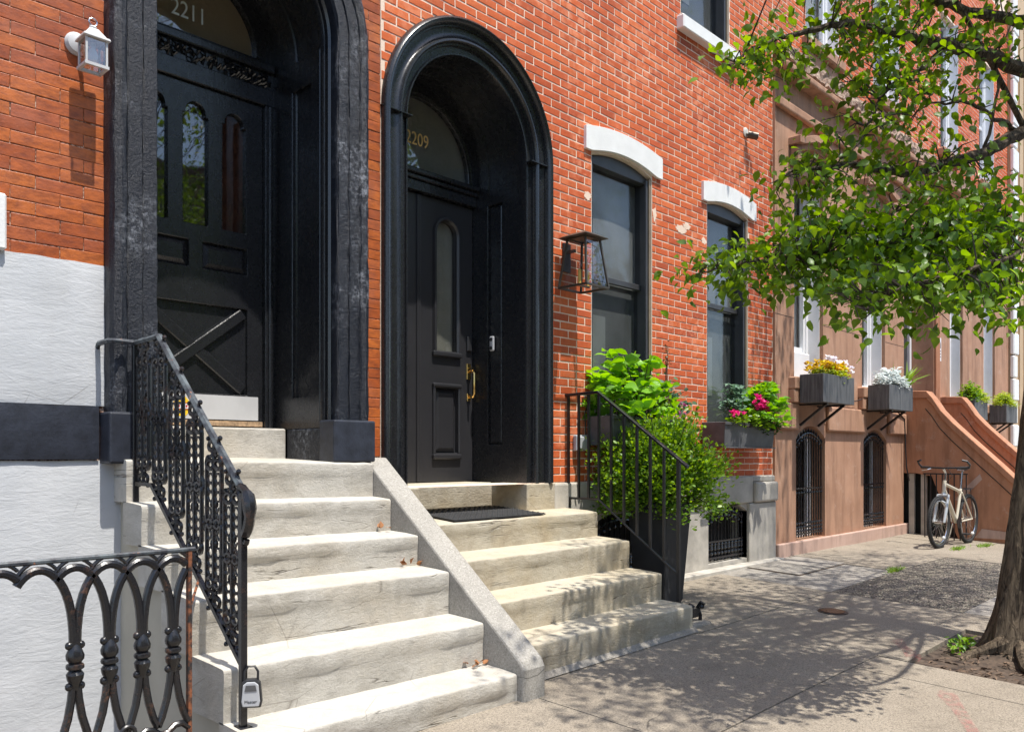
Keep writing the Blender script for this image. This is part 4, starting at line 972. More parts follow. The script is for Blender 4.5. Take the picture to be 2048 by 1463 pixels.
# ================================================================== STEEL HANDRAIL, RIGHT STOOP
XS = 5.655
sr = thing('stair_railing', 'plain black steel handrail with square balusters on the right stoop', 'railing', 'stair railings', loc=(XS, -1.15, .05))
def s_top(y): return 1.915 if y > -.36 else 1.915 - (-.36 - y) * .715
def s_bot(y): return 1.008 if y > -.36 else 1.008 - (-.36 - y) * .715
m = MB()
def flat_rail(pts, w_, h_, name, par, mt):
    m = MB(); 
    for i, p in enumerate(pts): m.v += [(p[0] - w_, p[1], p[2] - h_), (p[0] + w_, p[1], p[2] - h_), (p[0] + w_, p[1], p[2] + h_), (p[0] - w_, p[1], p[2] + h_)]
    for i in range(len(pts) - 1):
        for k in range(4): m.f.append((i * 4 + k, i * 4 + (k + 1) % 4, i * 4 + 4 + (k + 1) % 4, i * 4 + 4 + k))
    m.f.append((0, 1, 2, 3)); k = len(pts) * 4; m.f.append((k - 1, k - 2, k - 3, k - 4))
    return m.build(name, mt, par, bevel=.004)
flat_rail([(XS, .0, 1.905), (XS, -.36, 1.915), (XS, -1.235, s_top(-1.235))], .021, .0125, 'handrail', sr, 'clean_iron')
flat_rail([(XS, .0, 1.008), (XS, -.36, 1.008), (XS, -1.15, s_bot(-1.15))], .011, .0095, 'bottom_rail', sr, 'steel_black')
for y in (-.03, -.145, -.255, -.365, -.495, -.625, -.755, -.885, -1.015):
    MB().box(XS - .0095, XS + .0095, y - .0095, y + .0095, s_bot(y), s_top(y) - .008).build('baluster', 'steel_black', sr)
MB().box(XS - .0135, XS + .0135, -1.163, -1.137, gz(XS, -1.15) - .02, s_top(-1.15) - .008).build('newel_post', 'steel_black', sr)
MB().box(XS - .011, XS + .011, -.045, -.015, .9, 1.01).build('baluster', 'steel_black', sr)
bs = thing('boot_scraper', 'small black cast iron boot scraper beside the bottom step of the right stoop', 'boot scraper', loc=(5.85, -1.18, gz(5.85, -1.18)))
gb = gz(5.85, -1.18)
gq = MB().box(5.66, 5.96, -1.27, -1.08, gb - .03, gb + .018).build('base_stone', 'pale_pavement', bs, bevel=.02, seg=2)
for x in (5.76, 5.92):
    m = MB(); m.tube([(x, -1.18, gb), (x, -1.185, gb + .06), (x, -1.16, gb + .12), (x, -1.19, gb + .165), (x, -1.225, gb + .15)], [.018, .014, .016, .013, .01], 8); m.ball((x, -1.2, gb + .13), .02, 8); m.build('scroll_post', 'clean_iron', bs, smooth='auto')
MB().box(5.76, 5.92, -1.186, -1.178, gb + .05, gb + .12).build('blade', 'clean_iron', bs)
ub = thing('outlet_box', 'grey weatherproof outlet box on the brick wall behind the handrail', 'outlet box', loc=(5.82, -.03, 1.5))
MB().box(5.74, 5.93, -.055, -.008, 1.42, 1.56).build('case', 'grey_plastic', ub, bevel=.008)
MB().box(5.755, 5.83, -.075, -.054, 1.435, 1.545).build('cover', 'grey_plastic', ub, bevel=.008)
MB().tube([(5.9, -.03, 1.55), (5.88, -.03, 1.75), (5.93, -.03, 1.85)], .006, 6).build('cable', 'black_plastic', ub)

# ================================================================== BROWNSTONE HOUSES
hb = thing('brownstone_house', 'brownstone-fronted house with tall white windows, flower boxes and a rough stone belt under red brick', 'house', 'row houses along the street', loc=(12.5, 0, .1))
YB = -.03
BW = [(10.06, 10.92), (12.245, 13.14)]; BB = [(10.11, 10.98), (12.30, 13.19)]; DR = (13.95, 15.40)
holes = [[(a, 2.36), (b, 2.36), (b, 4.95), (a, 4.95)] for a, b in BW] + [segpoly(a, b, .305, 1.6, .16) for a, b in BB] + [[(DR[0], .1), (DR[1], .1), (DR[1], 5.0), (DR[0], 5.0)]]
MB().plate([(9.542, -.2), (15.75, -.2), (15.75, 6.02), (9.542, 6.02)], holes, YB, .45).build('wall', 'brownstone', hb)
for z in (3.1, 3.9, 4.7):
    for a, b in ((9.545, 10.05), (10.93, 12.235), (13.15, 13.94)): MB().box(a, b, YB - .0015, YB + .01, z - .003, z + .003).build('stone_joint', 'dark_interior', hb)
for a, b in ((9.545, 10.10), (10.99, 12.29), (13.20, 13.93)): MB().box(a, b, YB - .055, YB, 1.70, 2.03).build('belt_block', 'brownstone', hb, bevel=.02, seg=2)
for a, b in ((10.105, 10.985), (12.295, 13.195)): MB().box(a, b, YB - .008, YB, 1.80, 2.02).build('belt_block', 'brownstone', hb)
MB().box(9.545, 14.12, YB - .05, YB, -.1, .305).build('plinth', 'pink_stone', hb, bevel=.015, seg=2)
MB().box(9.545, 15.75, YB - .07, YB, 5.60, 5.72).build('lower_moulding', 'brownstone', hb, bevel=.025, seg=3)
MB().box(9.545, 15.75, YB - .17, .2, 6.021, 6.12).build('belt_ledge', 'brownstone', hb, bevel=.03, seg=3)
m = MB(); nx = 90; vs = []; 
for i in range(nx + 1):
    for j in range(6): vs.append((9.545 + 6.2 * i / nx, YB - .10 - (.05 * rnd.random() if 0 < j < 5 else -.06), 6.122 + .30 * j / 5 + (rnd.uniform(-.015, .015) if 0 < j < 5 else 0)))
m.add(vs, [(i * 6 + j, i * 6 + 6 + j, i * 6 + 7 + j, i * 6 + 1 + j) for i in range(nx) for j in range(5)]); m.build('rock_faced_belt', 'rock_strip', hb)
UW = [(10.45, 11.35), (12.75, 13.65)]
MB().plate([(9.542, 6.42), (15.75, 6.42), (15.75, 12), (9.542, 12)], [[(a, 6.75), (b, 6.75), (b, 9.2), (a, 9.2)] for a, b in UW], -.0008, .3).build('upper_wall', 'mortar', hb)
rows = [(6.42 + H2 * (i + .5), 9.545, 15.745, (L2 / 2 if i % 2 else 0)) for i in range(56)]
brickwork(hb, rows, lambda a, b: [(u - .004, v + .004) for u, v in UW if 6.75 < (a + b) / 2 < 9.2], L2, H2, .012, 'red_brick', lambda x, z: x + z * .3, 300)
for a, b in UW:
    MB().box(a - .12, b + .12, -.12, .1, 6.60, 6.748).build('window_sill', 'brownstone', hb, bevel=.02)
    MB().box(a - .08, b + .08, -.05, .1, 6.43, 6.598).build('window_apron', 'brownstone', hb, bevel=.02)
def white_window(a, b, z0, z1, parent, y=.22, zm=None, ac=False):
    zm = zm or (z0 + z1) / 2; f_ = .07
    win = MB().plate([(a + .002, z0 + .002), (b - .002, z0 + .002), (b - .002, z1 - .002), (a + .002, z1 - .002)], [[(a + f_, z0 + f_), (b - f_, z0 + f_), (b - f_, z1 - f_), (a + f_, z1 - f_)]], y - .05, y + .06).build('window', 'white_frame', parent, bevel=.006)
    MB().box(a + f_, b - f_, y - .01, y + .03, zm - .03, zm + .03).build('meeting_rail', 'white_frame', win)
    MB().box(b - f_ - .05, b - f_, y - .03, y + .02, z0 + f_, z1 - f_).build('sash_stile', 'white_frame', win)
    MB().box(a + f_, b - f_, y + .035, y + .039, z0 + f_, z1 - f_).build('pane', 'window_glass', win)
    m = MB(); n = 26
    m.add([(a + f_ + (b - a - 2 * f_) * i / n, y + .09 + (.02 if i % 2 else 0), z) for i in range(n + 1) for z in (z0, z1)], [(i * 2, i * 2 + 2, i * 2 + 3, i * 2 + 1) for i in range(n)]); m.build('curtain', 'white_curtain', win)
    MB().box(b - .012, b + .0, y - .2, y - .05, z0, z1).build('jamb_lining', 'white_frame', win)
    if ac:
        u = MB().box(a + f_, b - f_ - .05, y - .12, y + .03, z0 + .02, z0 + .36).build('air_conditioner', 'white_frame', win, bevel=.012, label='white window air conditioner')
        for i in range(7): MB().box(a + f_ + .015, a + f_ + .07, y - .124, y - .119, z0 + .07 + i * .035, z0 + .09 + i * .035).build('vent_slot', 'black_plastic', u)
    return win
for i, (a, b) in enumerate(BW):
    white_window(a, b, 2.36, 4.95, hb, zm=2.78 if i == 0 else 3.7, ac=(i == 0))
    MB().box(a - .16, b + .16, YB - .10, YB + .05, 2.20, 2.355).build('window_sill', 'brownstone', hb, bevel=.015)
    for x in (a - .1, b + .1): MB().box(x - .06, x + .06, YB - .085, YB, 2.035, 2.198).build('sill_bracket', 'brownstone', hb, bevel=.012)
    hd_ = MB()                            # bracketed hood with a raised middle
    n = 16; xs_ = [a - .16 + (b - a + .32) * k / n for k in range(n + 1)]; cz = lambda x: 5.27 + .13 * math.cos((x - (a + b) / 2) / (b - a + .32) * math.pi * 2) ** 1 * .5 + .05
    hd_.plate([(x, cz(x) - .03) for x in xs_] + [(x, cz(x) + .06) for x in xs_[::-1]], [], YB - .16, YB)
    hd_.build('window_hood', 'brownstone', hb, bevel=.012)
    MB().plate([(x, cz(x) - .10) for x in xs_[1:-1]] + [(x, cz(x) - .032) for x in xs_[1:-1][::-1]], [], YB - .09, YB).build('hood_moulding', 'brownstone', hb, bevel=.012)
    for x in (a - .06, b + .06): MB().box(x - .06, x + .06, YB - .11, YB, 4.98, 5.20).build('hood_bracket', 'brownstone', hb, bevel=.02, seg=2)
for a, b in UW: white_window(a, b, 6.75, 9.2, hb, y=.14)
for a, b in BB:
    grille(a + .02, b - .02, .31, 1.6, .16, .0, hb, 11, (.47,))
    bw = MB().plate([(a + .004, .31), (b - .004, .31), (b - .004, 1.74), (a + .004, 1.74)], [[(a + .1, .4), (b - .12, .4), (b - .12, 1.6), (a + .1, 1.6)]], .16, .2).build('basement_window', 'grey_board', hb)
    MB().box(a + .09, b - .11, .18, .184, .39, 1.61).build('pane', 'window_glass', bw)
    MB().box(a + .05, b - .05, .3, .31, .33, 1.7).build('window_shade', 'dark_interior', bw)
    MB().box(b - .2, b - .13, .13, .16, .33, 1.6).build('sash_stile', 'white_frame', bw)
dw = MB().box(DR[0], DR[1], .37, .42, 1.6, 5.0).build('door', 'dark_sash', hb)
MB().box(DR[0] + .01, DR[0] + .28, .30, .37, 1.6, 5.0).build('door_pilaster', 'white_frame', dw)
MB().box(DR[1] - .1, DR[1] - .01, .33, .37, 1.6, 5.0).build('door_pilaster', 'white_frame', dw)
for x in (15.42, 15.52): MB().box(x, x + .075, YB - .05, YB, 1.65, 5.3).build('pilaster', 'brown_cheek', hb, bevel=.02)
sg = MB().box(15.60, 15.76, YB - .012, YB - .002, 3.02, 3.42).build('house_sign', 'sign_white', hb, label='small white house plaque with a dark arch emblem')
MB().plate([(15.63, 3.24), (15.73, 3.24)] + arc(15.68, 3.30, .05, 0, 180, 8), [], YB - .015, YB - .0125).build('emblem', 'sign_grey', sg)
for z in (3.08, 3.13, 3.18): MB().box(15.63, 15.73, YB - .015, YB - .0125, z, z + .022).build('lettering', 'sign_grey', sg)
MB().tube([(13.0, -.13, 2.2), (13.3, -.12, 2.1), (13.55, -.1, 2.02), (13.8, -.09, 1.95), (13.84, -.09, 1.6), (13.86, -.1, 1.2), (13.92, -.12, .98)], .011, 6).build('cable', 'black_plastic', hb, smooth='auto')
MB().tube([(10.9, -.1, 2.28), (11.4, -.07, 2.14), (11.9, -.07, 2.14), (12.2, -.1, 2.2)], .008, 6).build('cable', 'black_plastic', hb, smooth='auto')

# curved brownstone stoop walls
so = thing('brownstone_stoop', 'brownstone stoop with two swooping solid side walls beyond the barred windows', 'stoop', 'front stoops', loc=(14.9, -.8, .1))
def swoop(x0, x1, dy, opening, far):
    top = [(.3, 2.40), (-.12 + dy, 2.40), (-.37 + dy, 2.385), (-.46 + dy, 2.27), (-.58 + dy, 2.075), (-.75 + dy, 1.88), (-1.0 + dy, 1.63), (-1.4 + dy, 1.235), (-1.9 + dy, .72), (-2.05 + dy, .5), (-2.1 + dy, -.2)]
    body = [(y, z - .12) for y, z in top[:-1]]
    b = body + [(-2.08 + dy, -.2)]
    b += [(-.95, -.2), (-.62, .58), (-.44, 1.06), (-.20, 1.10), (-.03, 1.10), (.3, 1.10)] if opening else [(.3, -.2)]
    MB().plate(b, [], x0 + .03, x1 - .03, 'yz').build('side_wall', 'brown_cheek', so)
    cp = [(y, z) for y, z in top[:-1]] + [(y, z - .119) for y, z in top[:-1]][::-1]
    MB().plate(cp, [], x0, x1, 'yz').build('coping', 'brown_cheek', so, bevel=.02, seg=2)
    pn = [(y + .02, z - .27) for y, z in top[2:9]] + [(y + .02, z - .285) for y, z in top[2:9]][::-1]
    MB().plate(pn, [], x0 + .022, x0 + .04, 'yz').build('groove', 'dark_interior', so)
swoop(13.93, 14.22, 0, True, False); swoop(15.75, 16.05, 0, False, True)
for i in range(9): MB().box(14.2, 15.76, -1.9 + i * .22, .3, .1 + i * .19, .29 + i * .19).build('step', 'brown_cheek', so)
MB().box(14.16, 14.195, -1.1, .3, -.2, 1.2).build('cellar_shade_panel', 'dark_interior', so)  # dark panel standing in for the shade inside the cellar opening
for y_ in (-.30, -.12): MB().box(14.0, 14.06, y_ - .05, y_ + .03, -.1, 1.09).build('cellar_jamb', 'grey_stone', so)
MB().box(13.97, 14.15, -1.2, .3, -.2, gz(14, -.5) - .06).build('cellar_floor', 'dark_interior', so)
m = MB().plate([(-1.62, .14), (-1.05, .14), (-1.15, .28), (-1.5, .25)], [], 13.945, 13.962, 'yz'); m.build('spalled_patch', 'pink_stone', so)
m = MB().plate([(-1.15, 1.02), (-1.12, 1.10), (-.85, .82), (-.78, .70), (-.84, .68)], [], 13.952, 13.962, 'yz'); m.build('spalled_patch', 'pink_stone', so)
ag = thing('area_railing', 'short black iron railing at the cellar opening behind the bicycle', 'railing', loc=(13.75, -.75, .1))
MB().box(13.70, 13.72, -1.02, -.40, 1.09, 1.11).build('top_rail', 'steel_black', ag)
for i in range(8): y = -.42 - i * .083; MB().box(13.702, 13.718, y - .007, y + .007, gz(13.7, y) - .02, 1.09).build('bar', 'steel_black', ag)

hn = thing('brownstone_house', 'second brownstone house further along with pale windows and boxed grasses', 'house', 'row houses along the street', loc=(18, 0, .1))
FW = [(16.29, 17.05), (18.42, 19.22)]
MB().plate([(15.752, -.2), (20.3, -.2), (20.3, 6.02), (15.752, 6.02)], [[(a, 2.36), (b, 2.36), (b, 5.0), (a, 5.0)] for a, b in FW], YB + .004, .45).build('wall', 'brownstone', hn)
MB().box(15.753, 20.3, YB - .17, .2, 6.021, 6.12).build('belt_ledge', 'brownstone', hn, bevel=.03)
MB().box(15.753, 20.3, YB - .06, .2, 6.121, 6.42).build('rock_faced_belt', 'rock_strip', hn)
UF = [(15.85, 16.65), (18.2, 19.0)]
MB().plate([(15.752, 6.42), (20.3, 6.42), (20.3, 12), (15.752, 12)], [[(a, 6.75), (b, 6.75), (b, 9.2), (a, 9.2)] for a, b in UF], -.0008, .3).build('upper_wall', 'mortar', hn)
rows = [(6.42 + H2 * (i + .5), 15.755, 20.295, (L2 / 2 if i % 2 else 0)) for i in range(60)]
brickwork(hn, rows, lambda a, b: [(u - .004, v + .004) for u, v in UF if 6.75 < (a + b) / 2 < 9.2], L2, H2, .012, 'red_brick', lambda x, z: x, 0)
for a, b in FW:
    white_window(a, b, 2.36, 5.0, hn, zm=3.25); MB().box(a - .14, b + .14, YB - .10, YB + .05, 2.2, 2.355).build('window_sill', 'brownstone', hn, bevel=.015)
for a, b in UF:
    white_window(a, b, 6.75, 9.2, hn, y=.14); MB().box(a - .12, b + .12, -.12, .1, 6.60, 6.748).build('window_sill', 'brownstone', hn, bevel=.02)
hc = thing('tan_house', 'tan stone house with pale quoins at the far end of the row', 'house', 'row houses along the street', loc=(24, 0, .1))
MB().plate([(20.302, -.2), (32, -.2), (32, 12), (20.302, 12)], [[(23, 2.4), (24, 2.4), (24, 5), (23, 5)]], -.06, .4).build('wall', 'tan_stone', hc)
white_window(23, 24, 2.4, 5, hc)
for i in range(24): MB().box(20.26, 20.55 + .12 * (i % 2), -.14, -.055, .1 + i * .49, .56 + i * .49).build('quoin', 'white_paint', hc, bevel=.02)
for x in (20.95, 21.4): MB().box(x, x + .03, -.09, -.058, .1, 11).build('pilaster_strip', 'tan_stone', hc)

for h_, a, b in ((hl, -1.2, 3.63), (hm, 3.632, 9.538), (hb, 9.542, 15.75), (hn, 15.752, 20.3), (hc, 20.302, 32)):  # unseen dark boxes added behind the fronts to stop sky light leaking in
    z1_ = 9.5 if b < 10 else 12
    MB().box(a, b, .98, 9, -.2, z1_).build('rear_light_block', 'dark_interior', h_)
    MB().box(a, b, .301, .979, z1_ - .1, z1_).build('top_light_block', 'dark_interior', h_)
MB().box(-1.2, -1.1, .301, .979, -.2, 9.39).build('end_light_block', 'dark_interior', hl)
MB().box(3.625, 3.638, .302, .978, -.2, 9.39).build('party_wall', 'dark_interior', hm)
# houses across the street, seen only as reflections
ho = thing('brick_house', 'brick row house across the street mirrored in the window glass', 'house', loc=(7, -18, 0))
MB().box(-14, 34, -24, -18, -.3, 10).build('wall', 'opposite_brick', ho)
for i in range(14):
    for z in (1.5, 5.0, 7.6): MB().box(-12 + i * 3.2, -11 + i * 3.2, -18.02, -17.97, z, z + 1.9).build('window', 'dark_sash', ho)
structure(MB().box(-30, 60, -18, -12.4, -.3, -.12).build('far_pavement', 'pavement'))

# ================================================================== LAMPS AND SMALL FITTINGS
cl = thing('wall_lamp', 'small white coach lamp with frosted bulb on the orange brick wall', 'lamp', loc=(1.65, 0, 3.5))
MB().lathe((1.625, -.012, 3.555), [(.06, .02), (.062, .0), (.05, -.018), (.02, -.026)], 20, 'y').build('back_plate', 'grey_board', cl, smooth='auto')
MB().tube([(1.625, -.02, 3.56), (1.65, -.08, 3.585), (1.655, -.13, 3.58)], .011, 8).build('arm', 'white_frame', cl, smooth='auto')
lx, ly = 1.655, -.15
def frustum(m, cx, cy, z0, w0, z1, w1):
    return m.add([(cx + sx * w0, cy + sy * w0, z0) for sx, sy in ((-1, -1), (1, -1), (1, 1), (-1, 1))] + [(cx + sx * w1, cy + sy * w1, z1) for sx, sy in ((-1, -1), (1, -1), (1, 1), (-1, 1))], [(3, 2, 1, 0), (4, 5, 6, 7), (0, 1, 5, 4), (1, 2, 6, 5), (2, 3, 7, 6), (3, 0, 4, 7)])
m = MB(); frustum(m, lx, ly, 3.53, .068, 3.545, .064); frustum(m, lx, ly, 3.546, .055, 3.595, .022); m.lathe((lx, ly, 3.595), [(.018, 0), (.02, .012), (.006, .02)], 12); m.build('roof', 'grey_board', cl, bevel=.003)
MB().tube([(lx + .02 * math.cos(a), ly, 3.633 + .02 * math.sin(a)) for a in np.linspace(0, 2 * math.pi, 15)[:-1]], .0035, 6, closed=True).build('hanging_ring', 'chrome', cl, smooth='auto')
m = MB()
for sx, sy in ((-1, -1), (1, -1), (1, 1), (-1, 1)): m.box(lx + sx * .05 - .005, lx + sx * .05 + .005, ly + sy * .05 - .005, ly + sy * .05 + .005, 3.40, 3.53)
m.box(lx - .06, lx + .06, ly - .06, ly - .045, 3.385, 3.40); m.box(lx - .06, lx + .06, ly + .045, ly + .06, 3.385, 3.40); m.box(lx - .06, lx - .045, ly - .0445, ly + .0445, 3.386, 3.399); m.box(lx + .045, lx + .06, ly - .0445, ly + .0445, 3.386, 3.399)
m.build('cage', 'grey_board', cl)
for a in range(4):
    c_, s_ = round(math.cos(a * math.pi / 2)), round(math.sin(a * math.pi / 2)); m = MB()
    if c_: m.box(lx + c_ * .05 - .001, lx + c_ * .05 + .001, ly - .044, ly + .044, 3.402, 3.53)
    else: m.box(lx - .044, lx + .044, ly + s_ * .05 - .001, ly + s_ * .05 + .001, 3.402, 3.53)
    m.build('pane', 'lamp_glass', cl)
MB().lathe((lx, ly, 3.42), [(.004, 0), (.02, .01), (.027, .035), (.018, .065), (.013, .075), (.013, .105)], 14).build('bulb', 'white_frame', cl, smooth='auto')

ln = thing('wall_lantern', 'tapered bronze and glass wall lantern with two candle bulbs beside door 2209', 'lantern', loc=(5.645, 0, 3.0))
ax, ay, zb0, zt0, wb, wt = 5.648, -.205, 2.815, 3.235, .152, .098
m = MB()
cb = [(ax + sx * wb, ay + sy * wb, zb0) for sx, sy in ((-1, -1), (1, -1), (1, 1), (-1, 1))]; ct = [(ax + sx * wt, ay + sy * wt, zt0) for sx, sy in ((-1, -1), (1, -1), (1, 1), (-1, 1))]
for i in range(4): m.bar(cb[i], ct[i], .016); m.bar(cb[i], cb[(i + 1) % 4], .017); m.bar(ct[i], ct[(i + 1) % 4], .016)
m.build('cage', 'bronze', ln)
m = MB(); frustum(m, ax, ay, 3.236, .148, 3.246, .15); frustum(m, ax, ay, 3.247, .145, 3.285, .07); frustum(m, ax, ay, 3.286, .03, 3.30, .02); m.build('roof', 'bronze', ln, bevel=.002)
for i in range(4): MB().add([cb[i], cb[(i + 1) % 4], ct[(i + 1) % 4], ct[i]], [(0, 1, 2, 3)]).build('pane', 'lamp_glass', ln)
MB().box(ax - .05, ax + .05, -.022, -.004, 2.98, 3.23).build('back_plate', 'steel_black', ln, bevel=.003)
MB().box(ax - .012, ax + .012, -.11, -.02, 3.14, 3.165).build('arm', 'bronze', ln)
MB().box(ax - .07, ax + .07, ay - .012, ay + .012, 2.825, 2.84).build('candle_bar', 'bronze', ln)
for dx in (-.055, .055):
    MB().lathe((ax + dx, ay, 2.84), [(.016, 0), (.0145, .01), (.0145, .125), (.01, .13)], 10).build('candle', 'candle', ln, smooth='auto')
    MB().lathe((ax + dx, ay, 2.972), [(.006, 0), (.016, .02), (.017, .035), (.008, .06), (.001, .075)], 12).build('bulb', 'lamp_glass', ln, smooth='auto')
sc = thing('security_camera', 'small round security camera high on the red brick wall', 'camera', loc=(8.86, 0, 5.06))
MB().lathe((8.86, -.012, 5.10), [(.055, .012), (.055, -.002), (.03, -.008)], 14, 'y').build('mount', 'ivory_plaster', sc)
MB().tube([(8.86, -.01, 5.08), (8.87, -.05, 5.06)], .014, 8).build('arm', 'bronze', sc)
MB().tube([(8.855, -.04, 5.065), (8.92, -.13, 5.035)], .042, 14).build('body', 'bronze', sc, smooth='auto')
MB().tube([(8.92, -.13, 5.035), (8.923, -.135, 5.034)], .03, 14).build('lens', 'black_plastic', sc, smooth='auto')

# ================================================================== PLANTERS AND PLANTS
def rnd_dirs(n, zlo=-.4, zhi=.9):
    a = nr.uniform(0, 2 * math.pi, n); z = nr.uniform(zlo, zhi, n); r = np.sqrt(np.maximum(0, 1 - z * z)); return np.stack([r * np.cos(a), r * np.sin(a), z], 1)
pl = thing('planter', 'tall tapered black square planter between the handrail and the stone base', 'planter', loc=(6.42, -.5, .08))
px_, py_ = 6.33, -.52; g0 = gz(px_, py_)
m = MB(); frustum(m, px_, py_, g0 + .004, .15, .92, .205); m.build('pot', 'planter_black', pl, bevel=.01)
MB().plate([(px_ - .215, py_ - .215), (px_ + .215, py_ - .215), (px_ + .215, py_ + .215), (px_ - .215, py_ + .215)], [[(px_ - .185, py_ - .185), (px_ + .185, py_ - .185), (px_ + .185, py_ + .185), (px_ - .185, py_ + .185)]], .921, .965, 'xy').build('rim', 'planter_black', pl, bevel=.006)
bx = thing('boxwood_shrub', 'loose bright green boxwood shrub growing in the tall black planter', 'shrub', loc=(px_, py_, .95))
m = MB(); tips = []
for i in range(150):
    d = rnd_dirs(1, -.5, 1)[0]; L = nr.uniform(.35, .68); p0 = Vector((px_ + nr.uniform(-.08, .08), py_ + nr.uniform(-.08, .08), .93))
    e = p0 + Vector((d[0] * L * .98, d[1] * L * .98, .1 + max(d[2], -.45) * L * 1.0 + .1)); mid = (p0 + e) / 2 + Vector((0, 0, .1))
    m.tube([p0, mid, e], [.007, .005, .002], 4, False); tips.append((p0, mid, e))
m.build('stems', 'twig', bx)
P_ = []; D_ = []
for p0, mid, e in tips:
    for k in range(120):
        t = .35 + .65 * math.sqrt(rnd.random()); q = (p0 * (1 - t) ** 2 + mid * 2 * t * (1 - t) + e * t * t); jit = .06
        P_.append((q.x + rnd.gauss(0, jit), q.y + rnd.gauss(0, jit), q.z + rnd.gauss(0, jit * .8))); d = (e - p0).normalized()
        D_.append((d.x + rnd.gauss(0, .6), d.y + rnd.gauss(0, .6), d.z + rnd.gauss(0, .6)))
leaves('foliage', 'boxwood_leaf', bx, P_, D_, nr.uniform(.03, .046, len(P_)), OVAL_V, OVAL_F, 1.1)

def window_box(x0, x1, y0, y1, z0, z1, mat, label, brackets=False, lip=True, group='window boxes'):
    t = thing('window_box', label, 'window box', group, loc=((x0 + x1) / 2, y1, z0))
    b = .02 if lip else 0
    m = MB(); o = [(x0 + b, y0 + b, z0), (x1 - b, y0 + b, z0), (x1 - b, y1, z0), (x0 + b, y1, z0), (x0, y0, z1), (x1, y0, z1), (x1, y1, z1), (x0, y1, z1)]
    i_ = [(x0 + .02, y0 + .02, z1), (x1 - .02, y0 + .02, z1), (x1 - .02, y1 - .02, z1), (x0 + .02, y1 - .02, z1), (x0 + .02, y0 + .02, z1 - .05), (x1 - .02, y0 + .02, z1 - .05), (x1 - .02, y1 - .02, z1 - .05), (x0 + .02, y1 - .02, z1 - .05)]
    fs = [(3, 2, 1, 0), (0, 1, 5, 4), (1, 2, 6, 5), (2, 3, 7, 6), (3, 0, 4, 7)] + [(4 + k, 4 + (k + 1) % 4, 8 + (k + 1) % 4, 8 + k) for k in range(4)] + [(8 + k, 8 + (k + 1) % 4, 12 + (k + 1) % 4, 12 + k) for k in range(4)]
    m.add(o + i_, fs); m.build('box', mat, t, bevel=.004)
    MB().add([(x0 + .02, y0 + .02, z1 - .03), (x1 - .02, y0 + .02, z1 - .03), (x1 - .02, y1 - .02, z1 - .03), (x0 + .02, y1 - .02, z1 - .03)], [(0, 1, 2, 3)]).build('soil', 'soil', t)
    if lip:
        MB().box(x0 - .012, x1 + .012, y0 - .012, y0 - .001, z1 - .03, z1).build('rim', mat, t, bevel=.003); MB().box(x0 + .005, x1 - .005, y0 - .008, y0 + .02, z0 - .014, z0 - .001).build('foot_moulding', mat, t, bevel=.003)
    if brackets:
        for x in (x0 + .2, x1 - .22):
            m = MB(); m.bar((x, y0 + .05, z0 - .012), (x, -.045, z0 - .27), .03); m.box(x - .015, x + .015, y0 + .03, -.04, z0 - .022, z0 - .002); m.build('bracket', 'steel_black', t)
    return t
window_box(5.93, 7.05, -.31, -.03, 1.47, 1.73, 'box_grey', 'dark grey window box with hydrangea under the nearer window of house 2209')
window_box(7.86, 8.985, -.31, -.03, 1.47, 1.73, 'box_grey', 'grey window box with pink flowers under the second window of house 2209')
window_box(10.0, 10.95, -.43, -.13, 2.03, 2.38, 'zinc_box', 'zinc window box with yellow flowers on the nearer brownstone window', True, False)
window_box(12.2, 13.15, -.43, -.13, 2.03, 2.38, 'zinc_box', 'zinc window box with silver foliage next to the stoop wall', True, False)
window_box(16.3, 17.1, -.43, -.13, 2.02, 2.37, 'zinc_box', 'zinc window box with bushy green plants above the far stoop wall', True, False)
window_box(18.4, 19.2, -.43, -.13, 2.02, 2.37, 'zinc_box', 'zinc window box with yellow grass at the far end of the row', True, False)

def bush(name, label, cat, base, spread, n_st, hgt, nl, lsize, mat, V=LEAF_V, Fc=LEAF_F, zlo=.1, width=1., group=None, clus=.05, stem='twig', droop=.3, top=False):
    t = thing(name, label, cat, group, loc=base); m = MB(); P = []; D = []
    bx_, by_, bz_ = base
    for i in range(n_st):
        d = rnd_dirs(1, zlo, 1)[0]; p0 = Vector((bx_ + nr.uniform(-.4, .4) * spread[0], by_ + nr.uniform(-.3, .3) * spread[1], bz_))
        e = Vector((bx_ + d[0] * spread[0], by_ + d[1] * spread[1], bz_ + max(.15, d[2]) * hgt * nr.uniform(.75, 1.05)))
        mid = (p0 + e) / 2 + Vector((0, 0, .12 * hgt)); m.tube([p0, mid, e], [.006, .005, .003], 4, False)
        for k in range(nl):
            tt = 1 if (top and k < nl * .6) else (.3 + .7 * math.sqrt(rnd.random())); q = p0 * (1 - tt) ** 2 + mid * 2 * tt * (1 - tt) + e * tt * tt
            a = rnd.uniform(0, 6.283); P.append((q.x + rnd.gauss(0, clus * .5), q.y + rnd.gauss(0, clus * .5), q.z + rnd.gauss(0, clus * .5))); D.append((math.cos(a), math.sin(a), rnd.uniform(-droop, .5)))
    m.build('stems', stem, t); leaves('foliage', mat, t, P, D, nr.uniform(.75, 1.2, len(P)) * lsize, V, Fc, width)
    return t
def flowers(t, pts, mat, size=.03, petals=6, name='flower'):
    P = []; D = []
    for p in pts:
        for k in range(petals):
            a = 6.283 * k / petals + rnd.random(); P.append((p[0] + rnd.gauss(0, size * .25), p[1] + rnd.gauss(0, size * .25), p[2] + rnd.gauss(0, size * .25))); D.append((math.cos(a), math.sin(a) - .3, .5 + rnd.gauss(0, .3)))
    return leaves(name, mat, t, P, D, nr.uniform(.8, 1.2, len(P)) * size, OVAL_V, OVAL_F, 1.6)
